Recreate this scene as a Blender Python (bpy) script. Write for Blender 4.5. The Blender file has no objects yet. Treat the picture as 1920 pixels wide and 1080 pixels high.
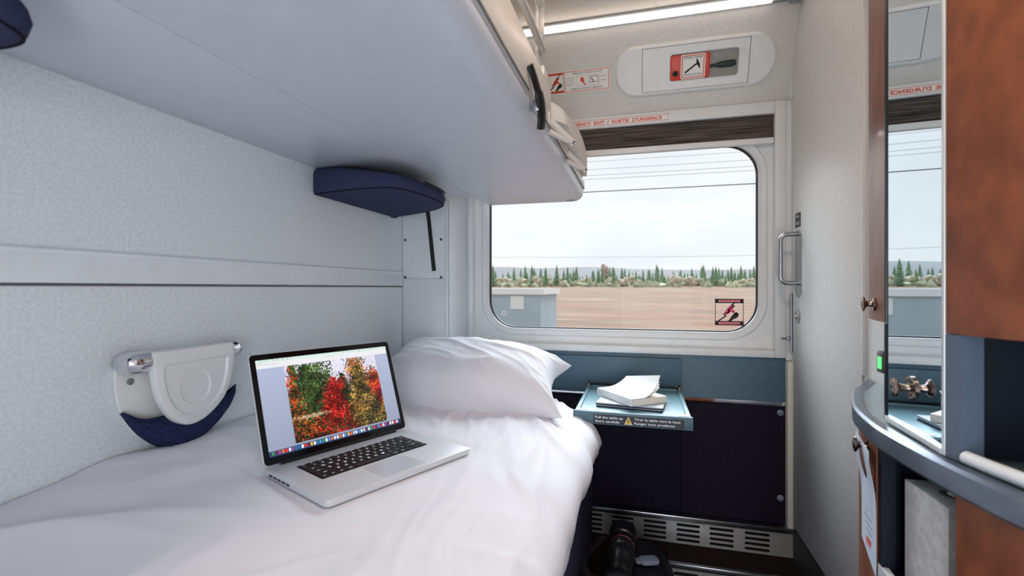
import bpy, bmesh, math, random
import numpy as np
from mathutils import Vector, Matrix, noise
from mathutils.geometry import tessellate_polygon

random.seed(7)
CZ = 1.22                      # camera height over the cabin floor; geometry below is written relative to eye level
SC = bpy.context.scene
COL = SC.collection
V = Vector
PI = math.pi
FPX, YAW = 898.0, math.atan2(240.0, 898.0)
SY, CY = math.sin(YAW), math.cos(YAW)


def at(u, v, x=None, y=None, z=None):
    """The point of the sight line through a photograph pixel that lies on a real plane of the cabin."""
    a, b = (u - 960) / FPX, (540 - v) / FPX
    d = V((-SY + a * CY, CY + a * SY, b))
    t = x / d.x if x is not None else y / d.y if y is not None else z / d.z
    return d * t


# ------------------------------------------------------------------ materials
def lin(c):
    def f(v):
        v /= 255.0
        return v / 12.92 if v <= .04045 else ((v + .055) / 1.055) ** 2.4
    return (f(c[0]), f(c[1]), f(c[2]), 1)


MATS = {}


def M(name, col, rough=.5, metal=0., var=.05, scale=25., bump=0., bscale=250., spec=.5, coat=0., stretch=(1, 1, 1), detail=3., emit=None, estr=0., col2=None, ramp=None):
    m = bpy.data.materials.new(name)
    m.use_nodes = True
    nt = m.node_tree
    p = nt.nodes['Principled BSDF']
    tc = nt.nodes.new('ShaderNodeTexCoord')
    mp = nt.nodes.new('ShaderNodeMapping')
    mp.inputs['Scale'].default_value = stretch
    nt.links.new(tc.outputs['Object'], mp.inputs['Vector'])
    nz = nt.nodes.new('ShaderNodeTexNoise')
    nz.inputs['Scale'].default_value = scale
    nz.inputs['Detail'].default_value = detail
    nt.links.new(mp.outputs['Vector'], nz.inputs['Vector'])
    cr = nt.nodes.new('ShaderNodeValToRGB')
    base = lin(col)
    lo = tuple(min(1, c * (1 - var)) for c in base[:3]) + (1,)
    hi = (tuple(min(1, c * (1 + var)) for c in base[:3]) + (1,)) if col2 is None else lin(col2)
    cr.color_ramp.elements[0].color = lo
    cr.color_ramp.elements[1].color = hi
    r0, r1 = ramp or (.35, .65)
    cr.color_ramp.elements[0].position = r0
    cr.color_ramp.elements[1].position = r1
    nt.links.new(nz.outputs['Fac'], cr.inputs['Fac'])
    nt.links.new(cr.outputs['Color'], p.inputs['Base Color'])
    p.inputs['Roughness'].default_value = rough
    p.inputs['Metallic'].default_value = metal
    p.inputs['Specular IOR Level'].default_value = spec
    if coat:
        p.inputs['Coat Weight'].default_value = coat
        p.inputs['Coat Roughness'].default_value = .1
    if bump:
        bz = nt.nodes.new('ShaderNodeTexNoise')
        bz.inputs['Scale'].default_value = bscale
        bz.inputs['Detail'].default_value = 2
        nt.links.new(mp.outputs['Vector'], bz.inputs['Vector'])
        bp = nt.nodes.new('ShaderNodeBump')
        bp.inputs['Strength'].default_value = bump
        bp.inputs['Distance'].default_value = .002
        nt.links.new(bz.outputs['Fac'], bp.inputs['Height'])
        nt.links.new(bp.outputs['Normal'], p.inputs['Normal'])
    if emit:
        p.inputs['Emission Color'].default_value = lin(emit)
        p.inputs['Emission Strength'].default_value = estr
    MATS[name] = m
    return m


M('wall_vinyl', (222, 228, 231), .55, var=.06, scale=165, detail=3, bump=.08, bscale=200, ramp=(.38, .62))
M('wall_vinyl_warm', (214, 212, 207), .55, var=.06, scale=165, detail=3, bump=.08, bscale=200, ramp=(.38, .62))
M('door_vinyl', (226, 226, 224), .5, var=.04, scale=120, detail=3, bump=.08, bscale=200, ramp=(.38, .62))
M('white_plastic', (228, 229, 228), .38, var=.02)
M('cream_plastic', (226, 222, 208), .4, var=.02)
M('trim_white', (226, 231, 234), .32, var=.02)
M('berth_white', (198, 204, 215), .3, var=.02, spec=.5)
M('berth_metal', (208, 203, 196), .36, metal=.0, var=.02)
M('recess_shaded_grey', (150, 147, 142), .5, var=.03)  # grey back plate of the hammer case, darkened to carry the recess's shade
M('groove_dark', (90, 90, 92), .5)
M('ceiling_vinyl', (206, 202, 196), .5, var=.05, scale=60)
M('duvet', (226, 226, 232), .85, var=.015, scale=12, bump=.05, bscale=600)
M('bedding_top', (226, 222, 216), .85, var=.02)
M('base_fabric', (40, 38, 58), .92, var=.25, scale=350, bump=.4, bscale=900, spec=.15)
M('navy_fabric', (56, 60, 88), .92, var=.2, scale=350, bump=.4, bscale=900, spec=.15)
M('navy_carpet', (36, 32, 44), .97, var=.3, scale=300, bump=.5, bscale=700, spec=.08)
M('pouch_fabric', (38, 44, 78), .9, var=.4, scale=220, bump=.4, bscale=700, spec=.15)
M('teal_paint', (70, 99, 116), .45, var=.05, scale=30)
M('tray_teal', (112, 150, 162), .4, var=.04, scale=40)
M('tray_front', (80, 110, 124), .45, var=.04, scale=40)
M('chrome', (225, 225, 228), .07, metal=1., var=.01)
M('steel', (176, 178, 182), .28, metal=1., var=.05)
M('grille_metal', (205, 203, 200), .3, metal=.6, var=.02)
M('dark_steel', (100, 98, 96), .35, metal=1., var=.05)
M('alu', (216, 219, 223), .36, metal=.2, var=.015, scale=200)
M('black_plastic', (14, 14, 16), .35, var=.1)
M('black_rubber', (18, 18, 22), .7, var=.1)
M('key_black', (13, 13, 15), .45, var=.05)
M('bezel_glass', (8, 8, 10), .08, var=.02)
M('legend', (240, 242, 248), .5, emit=(235, 240, 255), estr=.35)
M('trackpad', (206, 211, 217), .3, metal=.25, var=.01)
M('paper', (246, 244, 238), .8, var=.02)
M('cover_white', (236, 237, 236), .55, var=.015)
M('pages', (226, 217, 206), .85, var=.14, scale=60, stretch=(.2, .2, 25))
M('notebook_cover', (196, 202, 212), .5, var=.05)
M('notebook_dark', (42, 44, 74), .55, var=.1)
M('ink', (24, 24, 28), .7)
M('grey_ink', (150, 152, 158), .7)
M('sticker_white', (238, 236, 230), .5, var=.01)
M('orange_ink', (226, 78, 36), .55)
M('red_plastic', (214, 66, 38), .4, var=.05)
M('pink_ink', (245, 70, 130), .5)
M('pink_pale', (250, 130, 140), .5)
M('yellow_ink', (228, 182, 70), .5)
M('label_black', (36, 40, 48), .5)
M('label_text', (225, 228, 230), .6)
M('hammer_green', (30, 52, 42), .5, var=.1)
M('shade_weave', (48, 42, 38), .9, var=.45, scale=42, stretch=(.12, 1, 6), detail=6, bump=.5, bscale=60, col2=(112, 100, 92), ramp=(.36, .72))
M('cherry_wood', (110, 60, 36), .45, var=.12, scale=26, stretch=(1, 1, .6), detail=8, col2=(142, 80, 52), coat=.1, bump=.05, ramp=(.3, .7))
M('navy_laminate', (8, 18, 30), .55, var=.08, spec=.25)
M('stile_blue', (88, 102, 120), .4, var=.04)
M('counter_laminate', (138, 156, 160), .22, var=.05, scale=60)
M('counter_band', (118, 128, 142), .3, metal=.7, var=.12, scale=18)
M('mirror', (222, 232, 238), .01, metal=1., var=.003)
M('bronze', (150, 132, 120), .2, metal=1., var=.05)
M('hanger_paper', (196, 206, 220), .7, var=.02)
M('tissue_card', (218, 215, 212), .7, var=.1, scale=70, col2=(232, 230, 228))
M('tissue_dark', (120, 118, 116), .8)
M('green_light', (90, 230, 110), .4, emit=(80, 235, 110), estr=1.2)
M('strip_glow', (255, 240, 230), .4, emit=(255, 238, 226), estr=5)
M('fill_lamp_glow', (255, 240, 226), .4, emit=(255, 234, 216), estr=34.)  # emission of the added ceiling fill lamp
M('baseboard', (36, 34, 38), .6, var=.1)
M('step_carpet', (40, 32, 30), .95, var=.75, scale=420, detail=2, bump=.6, bscale=500, spec=.1)
M('floor_carpet', (34, 30, 34), .95, var=.5, scale=300, spec=.1)
M('lens_black', (20, 20, 22), .38, var=.08)
M('lens_glass', (20, 16, 30), .03, var=.02, coat=1.)
M('lens_red', (120, 22, 30), .4)
M('bag_nylon', (24, 25, 34), .8, var=.2, scale=60, bump=.3, bscale=400, spec=.2)
M('buckle_grey', (120, 132, 148), .35, var=.05)
M('gasket', (12, 14, 26), .6)
# outdoors
M('field', (122, 112, 98), .95, var=.25, scale=.35, stretch=(.35, 1.6, 1), detail=6, col2=(146, 138, 118), spec=.05)
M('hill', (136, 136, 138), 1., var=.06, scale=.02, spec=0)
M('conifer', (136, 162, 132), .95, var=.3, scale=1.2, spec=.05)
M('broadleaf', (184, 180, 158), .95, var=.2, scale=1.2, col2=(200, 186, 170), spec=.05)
M('bark', (88, 78, 72), .9, var=.2)
M('twigs', (168, 152, 146), .95, var=.2)
M('undergrowth', (168, 172, 146), .95, var=.35, scale=.5, spec=.05)
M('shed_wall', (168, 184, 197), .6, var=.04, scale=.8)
M('shed_white', (226, 228, 230), .6, var=.02)
M('wire_dark', (40, 42, 46), .7)
M('wire_pale', (150, 154, 162), .7)


def field_extra():
    """Patches of red heath over the tan grass."""
    nt = MATS['field'].node_tree
    p = nt.nodes['Principled BSDF']
    src = p.inputs['Base Color'].links[0].from_socket
    tc = next(n for n in nt.nodes if n.type == 'TEX_COORD')
    mp = nt.nodes.new('ShaderNodeMapping')
    mp.inputs['Scale'].default_value = (.10, .45, 1)
    nt.links.new(tc.outputs['Object'], mp.inputs['Vector'])
    nz = nt.nodes.new('ShaderNodeTexNoise')
    nz.inputs['Scale'].default_value = 1.
    nz.inputs['Detail'].default_value = 5
    nt.links.new(mp.outputs['Vector'], nz.inputs['Vector'])
    cr = nt.nodes.new('ShaderNodeValToRGB')
    cr.color_ramp.elements[0].position, cr.color_ramp.elements[1].position = .34, .62
    cr.color_ramp.elements[1].color = (.75, .75, .75, 1)
    nt.links.new(nz.outputs['Fac'], cr.inputs['Fac'])
    mx = nt.nodes.new('ShaderNodeMix')
    mx.data_type = 'RGBA'
    nt.links.new(cr.outputs['Color'], mx.inputs['Factor'])
    nt.links.new(src, mx.inputs['A'])
    mx.inputs['B'].default_value = lin((134, 96, 84))
    nt.links.new(mx.outputs['Result'], p.inputs['Base Color'])


field_extra()


def glass_mat():
    m = bpy.data.materials.new('window_glass')
    m.use_nodes = True
    nt = m.node_tree
    nt.nodes.remove(nt.nodes['Principled BSDF'])
    out = nt.nodes['Material Output']
    tr = nt.nodes.new('ShaderNodeBsdfTransparent')
    tr.inputs['Color'].default_value = (.96, .975, .98, 1)
    gl = nt.nodes.new('ShaderNodeBsdfGlossy')
    gl.inputs['Roughness'].default_value = .01
    fr = nt.nodes.new('ShaderNodeFresnel')
    fr.inputs['IOR'].default_value = 1.10
    mx = nt.nodes.new('ShaderNodeMixShader')
    nt.links.new(fr.outputs['Fac'], mx.inputs['Fac'])
    nt.links.new(tr.outputs['BSDF'], mx.inputs[1])
    nt.links.new(gl.outputs['BSDF'], mx.inputs[2])
    nt.links.new(mx.outputs['Shader'], out.inputs['Surface'])
    MATS['window_glass'] = m


glass_mat()


def screen_mat():
    m = bpy.data.materials.new('screen_picture')
    m.use_nodes = True
    nt = m.node_tree
    p = nt.nodes['Principled BSDF']
    at_ = nt.nodes.new('ShaderNodeVertexColor')
    at_.layer_name = 'picture'
    p.inputs['Base Color'].default_value = (.01, .01, .01, 1)
    p.inputs['Roughness'].default_value = .15
    nt.links.new(at_.outputs['Color'], p.inputs['Emission Color'])
    p.inputs['Emission Strength'].default_value = .9
    MATS['screen_picture'] = m


screen_mat()


# ------------------------------------------------------------------ mesh helpers
def spline(pts, n, closed=False):
    """Catmull-Rom through the points, n samples per span."""
    P = [V(p) for p in pts]
    m = len(P)
    out = []
    spans = m if closed else m - 1
    for i in range(spans):
        if closed:
            p0, p1, p2, p3 = P[(i - 1) % m], P[i], P[(i + 1) % m], P[(i + 2) % m]
        else:
            p0, p1, p2, p3 = P[max(i - 1, 0)], P[i], P[i + 1], P[min(i + 2, m - 1)]
        for k in range(n):
            t = k / n
            out.append(.5 * ((2 * p1) + (p2 - p0) * t + (2 * p0 - 5 * p1 + 4 * p2 - p3) * t * t + (3 * p1 - p0 - 3 * p2 + p3) * t ** 3))
    if not closed:
        out.append(P[-1])
    return out


def rrect(x0, x1, z0, z1, r, n=8):
    out = []
    for cx, cz, a0 in ((x1 - r, z1 - r, 0), (x0 + r, z1 - r, PI / 2), (x0 + r, z0 + r, PI), (x1 - r, z0 + r, 1.5 * PI)):
        for k in range(n + 1):
            a = a0 + PI / 2 * k / n
            out.append(V((cx + r * math.cos(a), cz + r * math.sin(a))))
    return out


_TXT = {}


def glyphs(body, bold=0.):
    key = (body, bold)
    if key not in _TXT:
        cu = bpy.data.curves.new('lettering', 'FONT')
        cu.body = body
        cu.size = 1
        cu.resolution_u = 2
        cu.offset = bold
        ob = bpy.data.objects.new('lettering', cu)
        COL.objects.link(ob)
        dg = bpy.context.evaluated_depsgraph_get()
        me = bpy.data.meshes.new_from_object(ob.evaluated_get(dg))
        vs = [v.co.copy() for v in me.vertices]
        fs = [tuple(p.vertices) for p in me.polygons]
        bpy.data.objects.remove(ob)
        bpy.data.curves.remove(cu)
        bpy.data.meshes.remove(me)
        _TXT[key] = (vs, fs)
    return _TXT[key]


def resample(pts, n):
    d = [0]
    for i in range(1, len(pts)):
        d.append(d[-1] + (pts[i] - pts[i - 1]).length)
    out = []
    k = 0
    for i in range(n):
        t = d[-1] * i / (n - 1)
        while k < len(pts) - 2 and d[k + 1] < t:
            k += 1
        f = (t - d[k]) / max(1e-9, d[k + 1] - d[k])
        out.append(pts[k].lerp(pts[k + 1], min(1, max(0, f))))
    return out


class MB:
    def __init__(self):
        self.bm = bmesh.new()

    def add(self, verts, faces, mi=0, smooth=True):
        vs = [self.bm.verts.new(v) for v in verts]
        for f in faces:
            try:
                fc = self.bm.faces.new([vs[i] for i in f])
                fc.material_index = mi
                fc.smooth = smooth
            except ValueError:
                pass
        return vs

    def merge(self, bm2, mi=0):
        idx = {}
        for v in bm2.verts:
            idx[v] = self.bm.verts.new(v.co)
        for f in bm2.faces:
            try:
                fc = self.bm.faces.new([idx[v] for v in f.verts])
                fc.material_index = mi
                fc.smooth = True
            except ValueError:
                pass
        bm2.free()

    def box(self, x0, x1, y0, y1, z0, z1, bev=0., mi=0, fn=None, seg=2):
        b = bmesh.new()
        vs = [b.verts.new((x, y, z)) for x in (x0, x1) for y in (y0, y1) for z in (z0, z1)]
        for f in ((0, 1, 3, 2), (4, 6, 7, 5), (0, 4, 5, 1), (2, 3, 7, 6), (0, 2, 6, 4), (1, 5, 7, 3)):
            b.faces.new([vs[i] for i in f])
        bmesh.ops.recalc_face_normals(b, faces=b.faces)
        if bev:
            bmesh.ops.bevel(b, geom=list(b.edges), offset=bev, segments=seg, profile=.5, affect='EDGES')
        if fn:
            for v in b.verts:
                v.co = fn(v.co.x, v.co.y, v.co.z)
        self.merge(b, mi)
        return self

    def prism(self, outline, fn, d0, d1, bev=0., mi=0, seg=2):
        """outline of (a, b); fn(a, b, d) -> point; solid between d0 and d1."""
        b = bmesh.new()
        n = len(outline)
        lo = [b.verts.new((p[0], p[1], d0)) for p in outline]
        hi = [b.verts.new((p[0], p[1], d1)) for p in outline]
        f0 = b.faces.new(list(reversed(lo)))
        f1 = b.faces.new(hi)
        for i in range(n):
            b.faces.new([lo[i], lo[(i + 1) % n], hi[(i + 1) % n], hi[i]])
        bmesh.ops.recalc_face_normals(b, faces=b.faces)
        if bev:
            ed = set(f0.edges) | set(f1.edges)
            bmesh.ops.bevel(b, geom=list(ed), offset=bev, segments=seg, profile=.5, affect='EDGES')
        bmesh.ops.triangulate(b, faces=[f for f in b.faces if len(f.verts) > 4])
        for v in b.verts:
            v.co = fn(v.co.x, v.co.y, v.co.z)
        self.merge(b, mi)
        return self

    def ring(self, outer, inner, fn, d_out, d_in=None, mi=0):
        """Band between two outlines with the same number of points."""
        d_in = d_out if d_in is None else d_in
        n = len(outer)
        vs = [fn(p[0], p[1], d_out) for p in outer] + [fn(p[0], p[1], d_in) for p in inner]
        self.add(vs, [(i, (i + 1) % n, n + (i + 1) % n, n + i) for i in range(n)], mi)
        return self

    def tube(self, path, r, n=12, closed=False, caps=True, mi=0, squash=None):
        P = [V(p) for p in path]
        m = len(P)
        R = r if isinstance(r, (list, tuple)) else [r] * m
        T = []
        for i in range(m):
            a = P[(i - 1) % m] if closed or i > 0 else P[i]
            c = P[(i + 1) % m] if closed or i < m - 1 else P[i]
            t = (c - a)
            T.append(t.normalized() if t.length > 1e-9 else V((0, 0, 1)))
        ref = V((0, 0, 1)) if abs(T[0].z) < .9 else V((1, 0, 0))
        nrm = (ref - T[0] * ref.dot(T[0])).normalized()
        vs = []
        for i in range(m):
            nrm = (nrm - T[i] * nrm.dot(T[i])).normalized()
            bn = T[i].cross(nrm)
            for k in range(n):
                a = 2 * PI * k / n
                s = squash or (1, 1)
                vs.append(P[i] + (nrm * math.cos(a) * s[0] + bn * math.sin(a) * s[1]) * R[i])
        fs = []
        for i in range(m if closed else m - 1):
            j = (i + 1) % m
            for k in range(n):
                fs.append((i * n + k, i * n + (k + 1) % n, j * n + (k + 1) % n, j * n + k))
        if caps and not closed:
            fs.append(tuple(range(n - 1, -1, -1)))
            fs.append(tuple((m - 1) * n + k for k in range(n)))
        self.add(vs, fs, mi)
        return self

    def lathe(self, prof, O, axis, n=28, mi=0):
        """prof: (radius, distance along the axis)."""
        ax = V(axis).normalized()
        ref = V((0, 0, 1)) if abs(ax.z) < .9 else V((1, 0, 0))
        u = (ref - ax * ref.dot(ax)).normalized()
        w = ax.cross(u)
        vs = []
        for r, h in prof:
            for k in range(n):
                a = 2 * PI * k / n
                vs.append(V(O) + ax * h + (u * math.cos(a) + w * math.sin(a)) * max(r, 1e-5))
        fs = []
        for i in range(len(prof) - 1):
            for k in range(n):
                fs.append((i * n + k, i * n + (k + 1) % n, (i + 1) * n + (k + 1) % n, (i + 1) * n + k))
        fs.append(tuple(range(n - 1, -1, -1)))
        fs.append(tuple((len(prof) - 1) * n + k for k in range(n)))
        self.add(vs, fs, mi)
        return self

    def poly(self, pts, mi=0):
        tris = tessellate_polygon([[V(p) for p in pts]])
        self.add([V(p) for p in pts], [tuple(t) for t in tris], mi)
        return self

    def text(self, body, fn, a, b, width=None, height=.01, mi=0, bold=0., align='l'):
        """lettering on fn(a, b): starts at (a, b); cap height scaled to height; width fits the line."""
        vs, fs = glyphs(body, bold)
        if not vs:
            return self
        x0, x1 = min(v.x for v in vs), max(v.x for v in vs)
        sy = height / .69
        sx = (width / (x1 - x0)) if width else sy
        off = {'l': 0, 'c': -(x1 - x0) * sx / 2, 'r': -(x1 - x0) * sx}[align]
        self.add([fn(a + off + (v.x - x0) * sx, b + v.y * sy) for v in vs], fs, mi, smooth=False)
        return self

    def grid(self, nx, ny, fn, mi=0):
        vs = [fn(i / (nx - 1), j / (ny - 1)) for j in range(ny) for i in range(nx)]
        self.add(vs, [(j * nx + i, j * nx + i + 1, (j + 1) * nx + i + 1, (j + 1) * nx + i) for j in range(ny - 1) for i in range(nx - 1)], mi)
        return self

    def build(self, name, mats, parent=None, sharp=38, recalc=True):
        bm = self.bm
        if recalc:
            bmesh.ops.recalc_face_normals(bm, faces=bm.faces)
        lim = math.radians(sharp)
        for e in bm.edges:
            if len(e.link_faces) == 2 and e.calc_face_angle(0) > lim:
                e.smooth = False
        if parent is not None:
            org = V(parent['_o'])
        else:
            xs = [v.co for v in bm.verts]
            lo = V([min(c[i] for c in xs) for i in range(3)])
            hi = V([max(c[i] for c in xs) for i in range(3)])
            org = V(((lo.x + hi.x) / 2, (lo.y + hi.y) / 2, lo.z))
        for v in bm.verts:
            v.co -= org
        me = bpy.data.meshes.new(name)
        bm.to_mesh(me)
        bm.free()
        for mm in (mats if isinstance(mats, (list, tuple)) else [mats]):
            me.materials.append(MATS[mm])
        o = bpy.data.objects.new(name, me)
        COL.objects.link(o)
        o['_o'] = list(org)
        if parent is not None:
            o.parent = parent
        else:
            o.location = org
        return o


def tag(o, label, cat, group=None, kind=None):
    o['label'] = label
    o['category'] = cat
    if group:
        o['group'] = group
    if kind:
        o['kind'] = kind
    return o


def thing(name, label, cat, loc, group=None):
    o = bpy.data.objects.new(name, None)
    o.empty_display_size = .05
    COL.objects.link(o)
    o.location = loc
    o['_o'] = list(loc)
    return tag(o, label, cat, group)


def struct(name, mb, mats, parent=None):
    o = mb.build(name, mats, parent)
    if parent is None:
        o['kind'] = 'structure'
    return o


def sroot(name, loc, label=None, cat=None):
    o = bpy.data.objects.new(name, None)
    COL.objects.link(o)
    o.location = loc
    o['_o'] = list(loc)
    o['kind'] = 'structure'
    if label:
        o['label'] = label
        o['category'] = cat
    return o


XY = lambda z: (lambda a, b, d=0: V((a, b, z + d)))


# ================================================================== THE ROOM
XL, XR = -.978, .575           # left and right walls
YP, YW = 1.85, 2.12            # slotted end panel, window wall
ZC, ZF = 1.085, -CZ            # ceiling, floor
YB = -.75                      # wall behind the camera

struct('floor', MB().box(-1.15, .85, YB - .1, 2.25, ZF - .1, ZF), 'floor_carpet')
struct('ceiling', MB().box(-1.15, .85, YB - .1, 2.25, ZC, ZC + .1), 'ceiling_vinyl')
struct('wall_front', MB().box(-1.15, -.20, YB - .1, YB, ZF, ZC).box(.52, .85, YB - .1, YB, ZF, ZC).box(-.20, .52, YB - .1, YB, .80, ZC), 'wall_vinyl_warm')
struct('wall_right', MB().box(XR, .85, YB, 2.25, ZF, ZC), 'door_vinyl')
# left wall: two wallpapered panels and the plain band between them
struct('wall_left', MB().box(XL - .17, XL, YB, YP - .004, ZF, .008).box(XL - .17, XL, YB, YP - .004, .064, ZC)
       .box(XL - .17, XL - .004, YB, YP, .008, .064).box(XL - .17, XL - .006, YP - .004, 2.25, ZF, ZC), 'wall_vinyl')
t1 = MB().box(XL - .002, XL + .006, YB, YP - .004, .0085, .0630, .002)
t1.tube([(XL + .004, YB, .0645), (XL + .004, YP - .004, .0645)], .0042, 8, mi=0)
t1.box(XL - .002, XL + .004, YB, YP - .004, .0035, .0075, .001, mi=1)
struct('trim_1', t1, ['trim_white', 'groove_dark'])

# boxed-in pillar between the left wall and the window, with the plate that carries the berth's slotted guide
px1 = -.77
struct('wall_pillar', MB().box(XL - .006, px1, YP + .003, 2.16, ZF, ZC), 'wall_vinyl')
gp = sroot('trim_2', (-.87, YP, -.3), 'pale metal end plate with slanting black guide slot beside the window', 'panel')
g = MB()
g.box(XL + .006, px1 + .004, YP - .003, YP + .003, .042, .36, .0008)
g.box(XL + .006, px1 + .004, YP - .003, YP + .003, -.75, .0385, .0008)
g.box(px1 - .012, px1 + .004, YP - .006, YP + .003, -.75, .36, .001)
g.build('plate', 'trim_white', gp)
slot = [at(u, v, y=YP - .0035) for u, v in ((802, 396), (805, 420), (808, 450), (811, 480), (814, 508))]
MB().tube(slot, .0085, 10, squash=(1, 1)).build('slot', 'black_rubber', gp)
for u, v in ((760, 450), (827, 449), (760, 520), (827, 520)):
    p = at(u, v, y=YP - .003)
    MB().lathe([(.0055, 0), (.0055, .002), (.004, .003), (.0015, .0018)], p, (0, -1, 0), 12).build('screw', 'dark_steel', gp)

# ---- window wall
WF = lambda yy: (lambda a, b, d=0: V((a, yy - d, b)))
hole = rrect(-.681, .4635, -.183, .590, .125, 10)


def ray_to_rect(pts, x0, x1, z0, z1):
    cx, cz = (x0 + x1) / 2, (z0 + z1) / 2
    cx, cz = -.109, .2
    out = []
    for p in pts:
        dx, dz = p[0] - cx, p[1] - cz
        k = 1e9
        if dx > 1e-9: k = min(k, (x1 - cx) / dx)
        if dx < -1e-9: k = min(k, (x0 - cx) / dx)
        if dz > 1e-9: k = min(k, (z1 - cz) / dz)
        if dz < -1e-9: k = min(k, (z0 - cz) / dz)
        out.append(V((cx + dx * k, cz + dz * k)))
    # snap the nearest sample to each corner
    for c in ((x0, z0), (x0, z1), (x1, z0), (x1, z1)):
        i = min(range(len(out)), key=lambda q: (out[q] - V(c)).length)
        out[i] = V(c)
    return out


def grow(pts, d):
    """Offset a closed convex outline outwards."""
    n = len(pts)
    out = []
    area = sum(pts[i][0] * pts[(i + 1) % n][1] - pts[(i + 1) % n][0] * pts[i][1] for i in range(n))
    s = 1 if area > 0 else -1
    for i in range(n):
        a, c = V(pts[i - 1][:2]), V(pts[(i + 1) % n][:2])
        t = (c - a)
        if t.length < 1e-9:
            t = V((1, 0))
        t.normalize()
        out.append(V(pts[i][:2]) + V((t.y, -t.x)) * d * s)
    return out


big = grow(hole, .012)
oh = MB()
oh.ring(ray_to_rect(big, -1.15, .85, ZF, ZC), big, WF(2.20), 0)
oh.ring(ray_to_rect(big, -1.15, .85, ZF, ZC), big, WF(2.172), 0)
oh.ring(big, big, lambda a, b, d: V((a, d, b)), 2.20, 2.172)
struct('wall_outer', oh, 'white_plastic')

win = sroot('window_1', (-.1, 2.12, -.275), 'wide train window with rounded corners above the folding table', 'window')
fr = MB()
fr.box(-.769, -.745, 2.086, 2.17, -.247, .737, .002)             # left upright
fr.box(.514, .5515, 2.088, 2.17, -.275, .737, .002)              # right upright
fr.box(.553, .5745, 2.094, 2.17, -.285, .735, .002)              # outer right upright
fr.box(-.744, .5135, 2.0885, 2.17, .690, .7365, .002)              # head
fr.box(-.769, .513, 2.084, 2.17, -.275, -.247, .003)             # sill
fr.box(-.744, .5135, 2.10, 2.17, -.2465, -.243, .001)
frame_o = fr.build('window_frame', 'white_plastic', win)
MB().box(.5515, .5528, 2.10, 2.17, -.28, .735).build('shadow_gap', 'groove_dark', win)
pn = MB()
lip0, lip1, lip2 = grow(hole, .034), grow(hole, .026), grow(hole, .008)
pn.ring(ray_to_rect(lip0, -.745, .514, -.247, .69), lip0, WF(2.128), 0)
pn.ring(lip0, lip1, WF(2.128), 0, .008)
pn.ring(lip1, lip2, WF(2.128), .008, .008)
pn.ring(lip2, hole, WF(2.128), .008, .001)
pn.ring(hole, hole, lambda a, b, d: V((a, d, b)), 2.127, 2.16)
pn.build('inner_panel', 'white_plastic', win)
gk = MB()
gk.ring(hole, grow(hole, -.005), WF(2.145), 0)
gk.ring(grow(hole, -.005), grow(hole, -.005), lambda a, b, d: V((a, d, b)), 2.145, 2.16)
gk.build('gasket', 'gasket', win)
MB().prism(grow(hole, .004), WF(2.156), 0, -.004).build('glass_pane', 'window_glass', win)
# latch hardware on the right upright
lt = MB()
p0, p1 = at(1475, 550, y=2.093), at(1475, 660, y=2.093)
lt.tube([(.5705, 2.088, p0.z), (.5705, 2.088, p1.z)], .0045, 10)
lt.box(.556, .572, 2.084, 2.094, -.205, -.19, .001)
lt.box(.535, .556, 2.085, 2.089, -.2, -.196, .0005, mi=1)
lt.build('latch', ['steel', 'ink'], win)

# sloping upper part of the window wall (it leans in with the roof)
sl = V((0, -.475, 1)).normalized()
sn = V((0, -1, -.475)).normalized()
SL = lambda a, s, d=0: V((a, 2.12, .74)) + sl * s + sn * d
ztop = (ZC - .74) * 1.107
struct('wall_upper', MB().prism([(XL - .1, -.002), (XR + .1, -.002), (XR + .1, ztop + .01), (XL - .1, ztop + .01)], SL, 0, -.05), 'wall_vinyl_warm')
struct('trim_3', MB().box(.568, .5745, 2.0, 2.08, .735, .742).prism([(.569, 0), (.5748, 0), (.5748, ztop), (.569, ztop)], SL, .0, .006), 'white_plastic')

# lower part of the window wall: teal board, chrome strips, navy carpet panel, heater ledge
struct('wall_lower', MB().box(px1, XR, 2.10, 2.17, -.45, -.276), 'teal_paint')
struct('trim_4', MB().box(px1, .553, 2.092, 2.10, -.466, -.449, .003), 'chrome')
struct('trim_5', MB().box(.5535, .5748, 2.07, 2.17, -.945, -.2865, .004), 'cream_plastic')
nv = sroot('wall_carpeted', (-.1, 2.1, -.93), 'navy carpeted lower wall panel below the chrome strip', 'panel')
MB().box(px1, .162, 2.099, 2.17, -.93, -.4665, .002).build('carpet_panel', 'navy_carpet', nv)
MB().box(.163, .553, 2.0975, 2.17, -.93, -.4665, .002).build('carpet_panel', 'navy_carpet', nv)
for u, v in ((1463, 774), (1463, 934)):
    MB().lathe([(.0125, 0), (.0125, .002), (.009, .005), (.003, .006)], at(u, v, y=2.0975), (0, -1, 0), 20).build('snap_button', 'buckle_grey', nv)

gr = thing('heater_grille', 'upper chrome heater grille with groups of slots under the navy panel', 'grille', (.1, 2.07, -1.045), 'slotted chrome heater grilles')


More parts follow.
